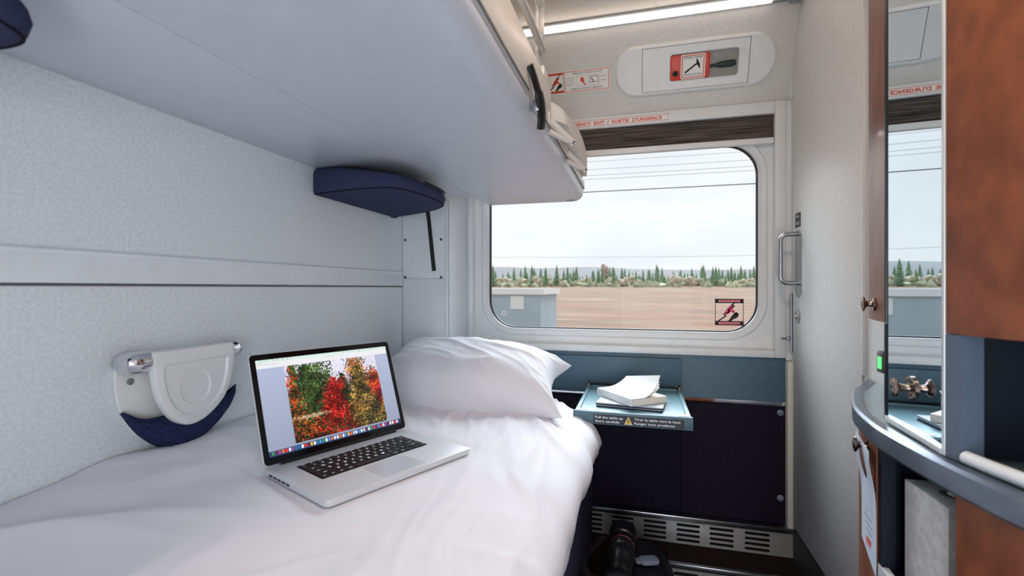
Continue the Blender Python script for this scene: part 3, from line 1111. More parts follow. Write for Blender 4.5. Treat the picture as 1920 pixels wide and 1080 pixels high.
def key(x, y, w, h, t):
    mb = MB()
    mb.prism(rrect(x + .0010, x + w - .0010, y + .0010, y + h - .0010, .0016, 3), LF, .0137, .0153, .0004, seg=1)
    if t:
        for body, cx, cy, hh in t:
            mb.text(body, lambda a, b: LF(a, b, .01545), x + w * cx, y + h * cy, height=hh, mi=1, bold=.02, align='c')
    mb.build('key', ['key_black', 'legend'], kb_o)


y = ky0 + .002
unit = (kx1 - kx0 - .004) / 14.5
x = kx0 + .002
for w, t in ((1, 'fn'), (1, 'ctl'), (1, 'alt'), (1.25, 'cmd'), (5.0, ''), (1.25, 'cmd'), (1, 'alt')):
    key(x, y, w * unit, kh * 1.05, [(t, .5, .35, .003)] if t else None)
    x += w * unit
for w in (1, 1, 1):
    key(x, y, w * unit, kh * .52 if w else 0, [('-', .5, .35, .003)])
    x += w * unit
key(x - 2 * unit, y + kh * .53, unit, kh * .52, [('-', .5, .35, .003)])
y += kh * 1.05
for lead, letters, trail, lt_, tt_ in ((2.25, rows[2], 2.25, 'shift', 'shift'), (1.75, rows[1], 1.75, 'caps', 'enter'), (1.5, rows[0], 1, 'tab', '')):
    x = kx0 + .002
    key(x, y, lead * unit, kh, [(lt_, .5, .35, .003)])
    x += lead * unit
    for ch in letters:
        key(x, y, unit, kh, [(ch, .5, .3, .006)])
        x += unit
    w = (kx1 - .002 - x)
    key(x, y, w, kh, [(tt_ or '\\', .5, .35, .003)])
    y += kh
x = kx0 + .002
for ch in '`1234567890-=':
    key(x, y, unit, kh, [(ch, .5, .3, .0055)])
    x += unit
key(x, y, kx1 - .002 - x, kh, [('del', .5, .35, .003)])
y += kh
x = kx0 + .002
for k in range(14):
    w = (kx1 - kx0 - .004) / 14
    key(x, y, w, kh * .5, [('esc' if k == 0 else 'F%d' % k, .5, .25, .0032)])
    x += w
# lid
HB = LD - .006
tl = math.radians(19.5)
st_, ct_ = math.sin(tl), math.cos(tl)
LIDH = .243
LID = lambda a, h, d=0: LF(a, HB + h * st_ - d * ct_, .0165 + h * ct_ + d * st_)     # d: towards the user
MB().prism(rrect(0, LW, 0, LIDH, .010, 6), LID, -.0055, -.0005, .0018).build('lid', 'alu', lp)
lid_o = MB().prism(rrect(.0018, LW - .0018, .001, LIDH - .0018, .009, 6), LID, -.0006, .0004).build('bezel', 'bezel_glass', lp)
MB().tube([LF(.035, HB + .003, .0145), LF(LW - .035, HB + .003, .0145)], .0062, 12).build('hinge', 'black_plastic', lp)
MB().lathe([(.0014, 0), (.0014, .0002)], LID(LW / 2, LIDH - .008, .0004), LID(0, 0, 1) - LID(0, 0, 0), 10).build('webcam', 'label_black', lid_o)

# the picture on the display, drawn as a raster of coloured cells
GW, GH = 420, 264
rng = np.random.default_rng(5)
img = np.zeros((GH, GW, 3))
img[:] = (168, 176, 202)
yy_, xx_ = np.mgrid[0:GH, 0:GW]
fy = yy_ / (GH - 1)          # 0 at the top
fx = xx_ / (GW - 1)
img *= (1.06 - .16 * fy)[..., None]
img[fy < .095] = (232, 232, 236)
img[fy < .032] = (214, 232, 226)


def dots(y0, y1, x0, x1, n, c):
    for _ in range(n):
        a, b = int(rng.uniform(x0, x1) * GW), int(rng.uniform(y0, y1) * GH)
        img[b:b + 1, a:a + 2] = c


dots(.008, .026, .02, .25, 26, (60, 70, 74))
dots(.008, .026, .62, .98, 26, (70, 80, 84))
dots(.045, .058, .47, .55, 10, (120, 120, 124))
for k, c in enumerate(((230, 90, 80), (236, 190, 80), (110, 200, 100))):
    img[8:10, 4 + 4 * k:6 + 4 * k] = c
for k in range(6):
    img[13:15, 6 + 9 * k:11 + 9 * k] = (170, 172, 178)
dots(.05, .085, .80, .97, 16, (176, 178, 184))
X0, X1, Y0, Y1 = int(.175 * GW), int(.885 * GW), int(.095 * GH), int(.925 * GH)
pic = np.zeros((Y1 - Y0, X1 - X0, 3))
PH, PW = pic.shape[:2]
gy, gx = np.mgrid[0:PH, 0:PW]
gy = gy / PH
gx = gx / PW
pic[:] = (222, 220, 236)
pic -= (14 * np.sin(gx * 9 + gy * 7))[..., None] * .4
dark = np.clip((gy - .30) * 4, 0, 1)[..., None]
pic = pic * (1 - dark) + np.array((34, 36, 24)) * dark


def splat(n, cx, cy, sx, sy, cols, r=(1, 2.2), shape='tree'):
    n = int(n * 1.7)
    r = (r[0] * .75, r[1] * .8)
    for _ in range(n):
        if shape == 'tree':
            t = rng.random() ** .8
            yy = cy - sy + 2 * sy * t
            xx = cx + rng.normal() * sx * (.25 + .75 * t) * .6
        else:
            xx = cx + rng.normal() * sx
            yy = cy + rng.normal() * sy
        c = np.array(cols[rng.integers(len(cols))]) * rng.uniform(.65, 1.2)
        rr = rng.uniform(*r)
        a, b = xx * PW, yy * PH
        x0, x1 = int(max(0, a - rr)), int(min(PW, a + rr + 1))
        y0, y1 = int(max(0, b - rr)), int(min(PH, b + rr + 1))
        if x0 < x1 and y0 < y1:
            pic[y0:y1, x0:x1] = np.clip(c, 0, 255)


GREEN = [(58, 86, 36), (80, 110, 52), (44, 66, 30), (104, 132, 70), (30, 48, 22)]
DKG = [(36, 50, 26), (52, 66, 34), (66, 78, 40), (28, 36, 20)]
RED = [(176, 24, 26), (140, 16, 22), (206, 40, 34), (110, 16, 20), (226, 62, 40)]
GOLD = [(190, 130, 54), (206, 156, 74), (156, 108, 44), (110, 92, 40), (222, 170, 92), (84, 78, 36)]
ORNG = [(230, 96, 30), (240, 126, 44), (206, 70, 26)]
splat(2600, .20, .44, .20, .42, GREEN)
splat(500, .30, .16, .09, .12, GREEN, shape='n')
splat(1300, .07, .42, .09, .45, GREEN)
splat(300, .36, .32, .05, .1, GREEN, shape='n')
splat(2600, .62, .66, .5, .18, DKG, shape='n')
splat(600, .57, .38, .06, .18, DKG)
splat(620, .74, .20, .055, .13, ORNG + GOLD, shape='n')
splat(2600, .76, .55, .17, .42, GOLD + DKG + DKG)
splat(800, .92, .52, .07, .16, GOLD + DKG, shape='n')
splat(420, .95, .40, .04, .09, RED + ORNG, shape='n')
splat(300, .97, .64, .025, .10, RED, shape='n')
splat(2600, .44, .74, .20, .40, RED + [(60, 14, 18), (84, 20, 20)], r=(1, 2.))
splat(220, .49, .36, .04, .06, RED, shape='n')
splat(600, .35, .92, .25, .06, RED + DKG + DKG, shape='n')
splat(130, .04, .30, .03, .16, ORNG + RED, r=(1, 1.8), shape='n')
splat(240, .07, .66, .05, .16, ORNG + DKG, r=(1, 2.), shape='n')
splat(150, .16, .84, .07, .05, ORNG + DKG, r=(1, 2.), shape='n')
splat(900, .86, .86, .12, .09, GOLD + DKG + DKG, shape='n')
splat(120, .20, .70, .08, .010, [(196, 170, 130), (180, 150, 120)], shape='n')
splat(160, .70, .72, .04, .06, GOLD, shape='n')
shade = np.ones((PH, PW))
for _ in range(26):
    kx, ky, ph = rng.normal() * 28, rng.normal() * 22, rng.uniform(0, 6.3)
    shade += .055 * np.sin(kx * gx + ky * gy + ph)
lum = pic.mean(axis=2)
pic = np.where((lum < 190)[..., None], pic * np.clip(shade, .45, 1.35)[..., None] * .9, pic)
img[Y0:Y1, X0:X1] = pic
img[int(.945 * GH):] = (40, 62, 104)
DOCK = [(240, 240, 244), (232, 60, 50), (250, 250, 250), (90, 150, 226), (246, 190, 70), (230, 236, 242), (60, 110, 190), (170, 70, 160), (120, 40, 60), (230, 120, 50), (60, 160, 90), (210, 214, 224), (40, 130, 150), (236, 236, 240)]
nx_ = 46
for k in range(nx_):
    a = int((.02 + .96 * k / nx_) * GW)
    img[int(.952 * GH):int(.985 * GH), a:a + 6] = DOCK[rng.integers(len(DOCK))]
img = np.clip(img, 0, 255) / 255.
limg = np.where(img <= .04045, img / 12.92, ((img + .055) / 1.055) ** 2.4)
dx0, dx1, dh0, dh1 = .0135, LW - .0135, .0165, LIDH - .0150
sm_ = MB()
sm_.grid(GW, GH, lambda i, j: LID(dx0 + (dx1 - dx0) * i, dh1 - (dh1 - dh0) * j, .0008))
scr = sm_.build('display', 'screen_picture', lid_o, recalc=False)
ca_ = scr.data.color_attributes.new('picture', 'FLOAT_COLOR', 'POINT')
buf = np.ones((GH * GW, 4), dtype=np.float32)
buf[:, :3] = limg.reshape(-1, 3)
ca_.data.foreach_set('color', buf.ravel())

# ================================================================== WALL DRINK HOLDER
dh = thing('fold_down_drink_tray', 'white fold-down wall tray with chrome hinge ends over a navy fabric pocket', 'wall tray', (XL, .82, -.34))
WL = lambda a, b, d=0: V((XL + .001 + d, a, b))
ushape = spline([(.690, -.135), (.688, -.19), (.700, -.245), (.735, -.30), (.80, -.332), (.87, -.325), (.925, -.285), (.957, -.235), (.968, -.19), (.966, -.135)], 6)
MB().prism(ushape, WL, 0, .010, .004).build('back_plate', 'white_plastic', dh)
MB().lathe([(.0065, 0), (.0065, .0025), (.0035, .0025), (.003, .0008)], WL(.714, -.184, .010), (1, 0, 0), 18).build('screw', 'steel', dh)
tz, tx_ = -.145, XL + .034
MB().tube([(tx_, .722, tz), (tx_, .926, tz)], .017, 20).build('hinge_bar', 'white_plastic', dh)
for (ya, yb) in ((.729, .684), (.921, .956)):
    s = 1 if yb > ya else -1
    ln = abs(yb - ya)
    prof = [(.021, 0), (.0215, ln * .35), (.0195, ln * .65), (.014, ln * .9), (.006, ln)]
    cp = MB().lathe(prof, (tx_, ya, tz), (0, s, 0), 24)
    if s < 0:                                           # the arm that carries the bar out from the wall plate
        sph = bmesh.new()
        bmesh.ops.create_uvsphere(sph, u_segments=32, v_segments=20, radius=1)
        for q in sph.verts:
            e = .8
            c = V([abs(k) ** e * (1 if k > 0 else -1) for k in q.co])
            q.co = V((max(XL + .002, XL + .022 + c.x * .032), .7135 + c.y * .030, tz - .002 + c.z * .0225))
        cp.merge(sph)
    cp.build('hinge_cap', 'chrome', dh)
flap = spline([(.728, -.126), (.918, -.126), (.922, -.135), (.917, -.19), (.895, -.245), (.850, -.283), (.806, -.290), (.770, -.270), (.740, -.225), (.727, -.17), (.725, -.135)], 6, closed=True)
WFp = lambda a, b, d=0: V((XL + .038 + d, a, b))
fm = MB()
FC = V((.822, -.212))
fsc = lambda p, k, zt, zb: V((FC.x + (p[0] - FC.x) * k, zb + (zt - zb) * (p[1] + .2905) / .1645))
side = spline([(.9215, -.136, 0), (.9165, -.19, 0), (.895, -.245, 0), (.850, -.281, 0), (.806, -.290, 0), (.768, -.270, 0), (.740, -.225, 0), (.7275, -.17, 0), (.726, -.136, 0)], 8)
arc = lambda cx, a0: [V((cx + .009 * math.cos(a0 - k * PI / 10), -.135 + .009 * math.sin(a0 - k * PI / 10), 0)) for k in range(6)]
flap = arc(.735, PI) + arc(.9125, PI / 2) + side
flap = [V((p.x, p.y)) for p in resample(flap + [flap[0]], 181)[:-1]]
i1 = [fsc(p, .80, -.154, -.271) for p in flap]
i2 = [fsc(p, .76, -.158, -.267) for p in flap]
f1, f2 = [fsc(p, .98, -.128, -.2885) for p in flap], [fsc(p, .935, -.133, -.284) for p in flap]
fb, ff_ = .001, .021
fm.poly([WFp(p[0], p[1], fb) for p in f2])
fm.ring(f2, flap, WFp, fb, fb + .004)
fm.ring(flap, flap, lambda a, b, d: WFp(a, b, d), fb + .004, ff_ - .006)
fm.ring(flap, f1, WFp, ff_ - .006, ff_ - .002)
fm.ring(f1, f2, WFp, ff_ - .002, ff_)
fm.ring(f2, i1, WFp, ff_, ff_)
fm.ring(i1, i2, WFp, ff_, ff_ - .005)
def fcirc(r):
    out = []
    for p in i2:
        d = (p - FC).normalized()
        out.append(FC + d * r)
    return out


fm.ring(i2, fcirc(.037), WFp, ff_ - .005, ff_ - .005)
fm.ring(fcirc(.037), fcirc(.034), WFp, ff_ - .005, ff_ - .0085)
fm.poly([WFp(p[0], p[1], ff_ - .0085) for p in fcirc(.034)])
bmesh.ops.remove_doubles(fm.bm, verts=fm.bm.verts, dist=.00005)
fm.build('flap', 'white_plastic', dh)
# pocket: a shallow fabric bag hanging in a curve under the plate
rimf = [(.694, -.240), (.73, -.262), (.80, -.268), (.87, -.264), (.93, -.252), (.962, -.238)]
botf = [(.694, -.243), (.725, -.292), (.775, -.333), (.825, -.340), (.885, -.315), (.930, -.282), (.962, -.243)]
RT, BT = resample([V((p[0], p[1])) for p in spline(rimf, 8)], 40), resample([V((p[0], p[1])) for p in spline(botf, 8)], 40)
pk = MB()


def pocket(i, j, back=False):
    k = int(round(i * 39))
    p = RT[k].lerp(BT[k], j)
    e = math.sin(i * PI) ** .6
    d = .002 if back else .006 + e * (.022 + .016 * math.sin(min(1, j * 1.0) * PI))
    d += 0 if back else .002 * noise.noise(V((p.x * 60, p.y * 60, 1)))
    if j > .999:
        d = .005
    return WL(p.x, p.y, d + .010 * (1 if p.y > -.33 else .2))


pk.grid(40, 14, lambda i, j: pocket(i, j)).grid(40, 14, lambda i, j: pocket(i, j, True))
pk.tube([pocket(k / 39, 0) for k in range(40)], .0022, 8)
pk.build('fabric_pocket', 'pouch_fabric', dh, recalc=False)

# ================================================================== UPPER BERTH
ub = thing('upper_berth', 'white metal upper berth folded out over the bed', 'bunk', (-.6, .8, .372))
BZ = .372
up = MB()
up.box(XL + .001, -.6575, YB + .02, YP - .004, BZ, BZ + .03, .0015)
up.build('hinge_panel', 'berth_white', ub)
# tray section: flat underside, rounded edge, side wall with a groove
prof = [(-.6545, BZ + .05), (-.6545, BZ), (-.285, BZ), (-.262, BZ + .002), (-.248, BZ + .009), (-.238, BZ + .022), (-.234, BZ + .036), (-.234, BZ + .05)]
tr_ = MB()
ys = [YB + .02, 2.058]
vs = [V((x, yy, z)) for yy in ys for x, z in prof]
n = len(prof)
tr_.add(vs, [(i, i + 1, n + i + 1, n + i) for i in range(n - 1)])
tr_.add([V((x, 2.058, z)) for x, z in prof], [tuple(range(n))])
tr_.build('underside_panel', 'berth_white', ub)
sp = MB()


def strip(prof, y0, y1, mi=0):
    n = len(prof)
    sp.add([V((x, yy, z)) for yy in (y0, y1) for x, z in prof], [(i, (i + 1) % n, n + (i + 1) % n, n + i) for i in range(n)], mi)
    sp.add([V((x, y0, z)) for x, z in prof], [tuple(range(n))], mi)
    sp.add([V((x, y1, z)) for x, z in prof], [tuple(range(n))], mi)


z1 = BZ + .048
strip([(-.25, z1), (-.2325, z1), (-.2295, z1 + .006), (-.2295, .522), (-.234, .536), (-.246, .54), (-.256, .536), (-.256, z1)], YB + .02, 1.262)
strip([(-.25, z1), (-.2325, z1), (-.2295, z1 + .006), (-.2295, .462), (-.234, .468), (-.256, .468), (-.256, z1)], 1.262, 2.058)
sp.box(-.2302, -.2283, YB + .02, 1.0, z1 + .0015, z1 + .006, mi=1)
sp.box(-.2302, -.2283, 1.12, 2.055, z1 + .0015, z1 + .006, mi=1)
sp.box(-.2320, -.2300, YB + .02, 1.2, .500, .503, mi=1)
sp.build('side_panel', ['berth_metal', 'groove_dark'], ub)
# release lever
lv = MB()
lpts = [(-.224, .985, .470), (-.219, 1.0, .452), (-.214, 1.03, .424), (-.212, 1.045, .404), (-.214, 1.06, .382), (-.218, 1.07, .362)]
lv.tube(spline(lpts, 5), [.0075] * 10 + [.010] * 16, 10, squash=(1.5, .8))
lv.build('release_lever', 'black_plastic', ub)
MB().box(-.229, -.214, 1.035, 1.075, .392, .418, .003).build('lever_mount', 'steel', ub)
for y0 in (1.24, 1.545):
    lbk = MB()
    A, B = V((-.231, y0, .440)), V((-.180, y0 + .06, .398))
    lbk.tube([A, A.lerp(B, .5), B], [.011, .0095, .0085], 12)
    lbk.tube([A + V((.0, .004, -.028)), A.lerp(B, .85) + V((0, 0, -.008))], [.008, .006], 10)
    lbk.box(-.231, -.226, y0 - .018, y0 + .018, .424, .458, .002)
    br = lbk.build('ladder_bracket', 'berth_metal', ub)
    MB().lathe([(.009, 0), (.0095, .006), (.006, .010)], B, (B - A), 14).build('bracket_tip', 'chrome', br)
gd = MB()
gd.box(-.250, -.240, 1.15, 1.225, .54, 1.02, .004)
gd.box(-.256, -.232, 1.18, 1.25, .48, .56, .004)
gd.tube([(-.232, -.4, .578), (-.232, 1.16, .586), (-.246, 1.2, .6)], .0085, 12)
gd.tube([(-.236, -.4, .70), (-.236, 1.16, .70)], .0085, 12)
gd.build('guard_rail', 'berth_metal', ub)
vn = MB()
for k in range(4):
    vn.box(-.300 + k * .0085, -.296 + k * .0085, 2.015, 2.05, BZ - .0008, BZ + .001)
vn.build('drain_slot', 'groove_dark', ub)

# bedding on the upper berth
um = MB()


def upper_bed(i, j):
    y = -.5 + 2.535 * j
    a = i * PI
    xc = -.60
    rx = .345 + (.050 * smooth(1.26, 1.4, y))
    cz, sz = math.cos(a), math.sin(a)
    zb = .472 if y > 1.27 else .458
    x = xc + rx * (abs(cz) ** .35) * (1 if cz > 0 else -1)
    z = zb + (.075 + .105 * smooth(1.30, 1.85, y)) * sz ** .6
    ed = 1 - smooth(.955, 1, j) * .45
    x = xc + (x - xc) * (.93 + .07 * ed) - .0
    z = zb + (z - zb) * ed
    if x > xc:
        k = smooth(1.24, 1.36, y)
        if k < 1:
            x = min(x, -.262) * (1 - k) + x * k
        z += .007 * ridge(y * 9, z * 16, 3.) * sz
        x += .006 * noise.noise(V((y * 14, z * 24, 2))) * k
    return V((max(x, XL + .012), y, z))


um.grid(48, 130, upper_bed)
j1 = [upper_bed(i / 47, 1) for i in range(48)]
um.add(j1, [tuple(range(48))])
um.grid(2, 130, lambda i, j: upper_bed(i, j))
um_o = tag(um.build('upper_mattress', 'bedding_top', sharp=80), 'white bedding bulging over the edge of the upper berth', 'bedding')

# headrest cushions under the berth
CO = spline([(-.976, 1.272), (-.85, 1.245), (-.722, 1.232), (-.672, 1.262), (-.648, 1.36), (-.645, 1.48), (-.665, 1.565), (-.725, 1.635), (-.82, 1.70), (-.93, 1.752), (-.976, 1.765)], 6)


def cushion(dy, label):
    th = thing('headrest_cushion', label, 'cushion', (-.82, .13 if dy is None else 1.5, .28), 'navy headrest cushions')
    mb = MB()
    flip = dy is None                              # the twin at the other end of the seat is turned round

    def f(a, b, d):
        k = (a + .976) / .33                       # 0 at the wall, 1 at the tip
        zb = .284 + .002 * k
        zt = .3705 - .040 * smooth(.1, 1, k)
        return V((a, 1.635 - b if flip else b + dy, zb + (zt - zb) * d))
    o = bmesh.new()
    n = len(CO)
    steps = [(0., -.02), (0.03, -.010), (.10, -.003), (.2, 0), (.5, .004), (.8, 0), (.92, -.004), (1., -.014)]
    rings = []
    for d, g_ in steps:
        pts = grow(CO, g_)
        rings.append([f(max(p[0], -.976), p[1], d) for p in pts])
    vs = [p for r in rings for p in r]
    fs = []
    for r in range(len(rings) - 1):
        for i in range(n):
            fs.append((r * n + i, r * n + (i + 1) % n, (r + 1) * n + (i + 1) % n, (r + 1) * n + i))
    o.free()
    mb.add(vs, fs)
    for r in (0, len(rings) - 1):
        c = sum(rings[r], V((0, 0, 0))) / n
        mb.add([c + V((0, 0, -.004 if r == 0 else 0))] + rings[r], [(0, 1 + i, 1 + (i + 1) % n) for i in range(n)])
    bmesh.ops.remove_doubles(mb.bm, verts=mb.bm.verts, dist=.00005)
    mb.build('pad', 'navy_fabric', th, sharp=60)
    seam = MB()
    gp_ = grow(CO, -.004)
    seam.tube([f(max(p[0], -.974), p[1], .08) for p in gp_], .0022, 6)
    seam.build('piping', 'navy_carpet', th)
    i0 = next(i for i, p in enumerate(CO) if p.y > 1.36)
    i1_ = next(i for i, p in enumerate(CO) if p.y > 1.57)
    gp2 = grow(CO, .0035)
    vl = MB()
    pts = gp2[i0:i1_]
    m = len(pts)
    vl.add([f(p[0], p[1], .80) for p in pts] + [f(p[0], p[1], 1.02) for p in pts], [(i, i + 1, m + i + 1, m + i) for i in range(m - 1)])
    vl.build('fastening_strip', 'black_rubber', th, recalc=False)


cushion(0, 'navy fabric headrest cushion under the berth near the window')
cushion(None, "navy fabric headrest cushion cut off by the picture's upper left corner")

# ================================================================== WASHSTAND
CT = [(.573, 1.45), (.53, 1.37), (.479, 1.283), (.4377, 1.177), (.411, 1.094), (.394, .994), (.389, .917), (.395, .796), (.415, .667), (.452, .55), (.51, .46), (.573, .41)]
CTS = [V((p.x, p.y)) for p in spline(CT, 6)]
CZT = -.236
ct = thing('wash_counter', 'curved grey counter with a metal edge band on the wood cabinet', 'counter', (.48, .9, CZT - .036))
ctp = [p for p in CTS]
inn = []
for i, p in enumerate(ctp):
    a, c = ctp[max(i - 1, 0)], ctp[min(i + 1, len(ctp) - 1)]
    t = (c - a).normalized()
    inn.append(p + V((-t.y, t.x)) * .0)
nrm_in = []
for i, p in enumerate(ctp):
    a, c = ctp[max(i - 1, 0)], ctp[min(i + 1, len(ctp) - 1)]
    t = (c - a).normalized()
    q = V((-t.y, t.x))
    if q.x < 0 and abs(q.x) > .3: q = -q
    if q.dot(V((.60, .93)) - p) < 0: q = -q
    nrm_in.append(q)


def inset(d):
    return [V((min(.573, p.x + q.x * d), p.y + q.y * d)) for p, q in zip(ctp, nrm_in)]


PZ = lambda a, b, d=0: V((a, b, d))
MB().prism(inset(.010), PZ, CZT - .03, CZT - .004).build('counter_top', 'counter_laminate', ct)
bd = MB()
oi, ii = inset(0), inset(.022)
m = len(oi)


def openband(mb, A, za, B, zb, mi=0):
    m = len(A)
    mb.add([V((p.x, p.y, za)) for p in A] + [V((p.x, p.y, zb)) for p in B], [(i, i + 1, m + i + 1, m + i) for i in range(m - 1)], mi)


o2 = inset(.004)
openband(bd, inset(.012), CZT - .038, o2, CZT - .038)
openband(bd, o2, CZT - .038, oi, CZT - .033)
openband(bd, oi, CZT - .033, oi, CZT - .005)
openband(bd, oi, CZT - .005, o2, CZT)
openband(bd, o2, CZT, inset(.018), CZT)
openband(bd, inset(.018), CZT, ii, CZT - .004)
bd.build('edge_band', 'counter_band', ct)

uc = thing('mirror_cabinet', 'tall curved wood wall cabinet with a narrow mirror door on the right', 'cabinet', (.5, .85, -.235))
UZ0, UZ1 = -.063, 1.05
ML, MR = V((.4243, .9975)), V((.4135, .806))


def wallpanel(name, path, z0, z1, th, mat, parent, n=6):
    P = [V((p.x, p.y)) for p in spline(path, n)] if len(path) > 2 else [V(p) for p in path]
    m = len(P)
    N = []
    for i in range(m):
        t = (P[min(i + 1, m - 1)] - P[max(i - 1, 0)]).normalized()
        q = V((-t.y, t.x))
        if q.dot(V((.62, .95)) - P[i]) < 0: q = -q
        N.append(q)
    B = [p + q * th for p, q in zip(P, N)]
    mb = MB()
    vs = [V((p.x, p.y, z)) for z in (z0, z1) for p in P] + [V((p.x, p.y, z)) for z in (z0, z1) for p in B]
    fs = []
    for i in range(m - 1):
        fs += [(i, i + 1, m + i + 1, m + i), (2 * m + i, 2 * m + i + 1, 3 * m + i + 1, 3 * m + i), (i, i + 1, 2 * m + i + 1, 2 * m + i), (m + i, m + i + 1, 3 * m + i + 1, 3 * m + i)]
    fs += [(0, m, 3 * m, 2 * m), (m - 1, 2 * m - 1, 4 * m - 1, 3 * m - 1)]
    mb.add(vs, fs)
    return mb.build(name, mat, parent, sharp=30)


def knob(parent, P, nrm, r=.015, ln=.022, rose=.0):
    mb = MB()
    n = V(nrm).normalized()
    prof = [(r * .9, 0), (r * .85, .002), (r * .42, .004), (r * .34, ln * .45), (r * .45, ln * .7), (r * .95, ln * .88), (r, ln * .95), (r * .96, ln), (r * .5, ln + .002), (.0005, ln + .0025)]
    if rose:
        prof = [(rose, 0), (rose, .0025), (rose * .75, .004), (rose * .6, .003)] + prof[2:]
    mb.lathe(prof, P, n, 28)
    return mb.build('knob', 'bronze', parent)


ld_path = [(.4325, 1.020), (.440, 1.07), (.452, 1.125), (.474, 1.19), (.51, 1.245), (.572, 1.30)]
ldoor = wallpanel('wood_door', ld_path, UZ0, UZ1, .018, 'cherry_wood', uc)
knob(ldoor, (.4435, 1.09, -.031), (-.95, .25, 0), r=.0155, ln=.019)
mdoor = MB()
mt = (MR - ML).normalized()
mnorm = V((-mt.y, mt.x))
if mnorm.x > 0: mnorm = -mnorm
MFm = lambda a, b, d=0: V((ML.x + mt.x * a + mnorm.x * d, ML.y + mt.y * a + mnorm.y * d, b))
mlen = (MR - ML).length
mdoor.prism([(.004, CZT + .006), (mlen - .004, CZT + .006), (mlen - .004, UZ1), (.004, UZ1)], MFm, -.003, 0)
mir = mdoor.build('mirror_door', 'mirror', uc)
mfr = MB()
mfr.prism([(-.004, CZT + .002), (.0035, CZT + .002), (.0035, UZ0), (-.004, UZ0)], MFm, -.02, .002, .0005, mi=1)
mfr.prism([(-.004, UZ0 + .001), (.0035, UZ0 + .001), (.0035, UZ1), (-.004, UZ1)], MFm, -.02, .002, .0005, mi=2)
mfr.prism([(mlen - .0035, CZT + .002), (mlen + .004, CZT + .002), (mlen + .004, UZ1), (mlen - .0035, UZ1)], MFm, -.02, .003, .001, mi=0)
mfr.prism([(.0035, CZT + .001), (mlen - .0035, CZT + .001), (mlen - .0035, CZT + .010), (.0035, CZT + .010)], MFm, -.02, .004, .001, mi=0)
mfr.build('mirror_frame', ['alu', 'navy_laminate', 'black_plastic'], uc)
kp = at(1713, 728, x=.421)
knob(mir, MFm((V((kp.x, kp.y)) - ML).dot(mt), kp.z, 0.0002), (mnorm.x, mnorm.y, 0), r=.0150, ln=.025, rose=.019)
rd_path = [(.4115, .800), (.422, .752), (.438, .703), (.462, .65), (.505, .59), (.572, .545)]
wallpanel('wood_door', rd_path, UZ0, UZ1, .018, 'cherry_wood', uc)
# carcass: side walls and the open navy niche to the right of the mirror
cs = MB()
cs.box(.45, .5735, .806, .812, CZT + .001, UZ1)
cs.box(.566, .5735, .50, 1.02, CZT + .001, UZ1)
cs.box(.50, .572, .62, .80, UZ0 + .004, UZ0 + .012)
cs.build('niche_lining', 'navy_laminate', uc)
wallpanel('stile', [(.4115, .802), (.4165, .778)], CZT + .001, UZ0 - .001, .03, 'stile_blue', uc)
wallpanel('side_panel', [(.4345, 1.016), (.572, 1.035)], CZT + .001, UZ0 - .001, .012, 'navy_laminate', uc)
sw = MB()
sw.box(.431, .446, 1.028, 1.052, -.158, -.118, .003, mi=0)
sw.box(.4295, .4312, 1.031, 1.043, -.150, -.128, .0005, mi=1)
sw.build('light_switch', ['groove_dark', 'green_light'], uc)
# rail along the front of the open niche
rl = MB()
lipp = [V((p.x, p.y)) for p in spline([(.418, .776), (.426, .735), (.438, .690), (.46, .64), (.50, .58)], 6)]
rl.tube([V((p.x + .004, p.y, CZT + .009)) for p in lipp], .009, 12)
rl.build('niche_rail', 'trim_white', uc)

lc = thing('washstand_cabinet', 'wood and navy lower cabinet with an open niche under the counter', 'cabinet', (.5, .85, ZF))
LP = inset(.013)
LPp = [p for p in LP]
ia = [p for p in LPp if p.y >= .985 and p.x < .553]
ib = [p for p in LPp if p.y <= .795 and p.x < .553]
LZ0, LZ1 = -1.15, CZT - .039
lod = wallpanel('wood_door', ia, LZ0, LZ1, .016, 'cherry_wood', lc, n=2)
wallpanel('wood_front', ib, LZ0, LZ1, .016, 'cherry_wood', lc, n=2)
nin = MB()
nin.box(.566, .5735, .45, 1.3, LZ0, LZ1)                 # back
nin.box(.43, .5735, .988, .996, LZ0, LZ1)                # side
nin.box(.43, .5735, .784, .792, LZ0, LZ1)
nin.box(.415, .5735, .792, .988, -.502, -.494)
nin.build('niche_lining', 'navy_laminate', lc)
wallpanel('stile', [(.4075, .985), (.4065, .972)], -.494, LZ1, .02, 'navy_laminate', lc)
wallpanel('niche_lip', [(.4065, .986), (.402, .92), (.4065, .796)], -.51, -.486, .012, 'alu', lc)
wallpanel('lower_panel', [(.4075, .985), (.403, .92), (.4075, .796)], LZ0, -.511, .012, 'cherry_wood', lc)
MB().box(.44, .573, .45, 1.30, ZF + .001, LZ0 - .001).build('plinth', 'baseboard', lc)
kl = V((.4165, 1.045, -.297))
knob(lod, kl, (-.97, .2, 0), r=.0145, ln=.023)

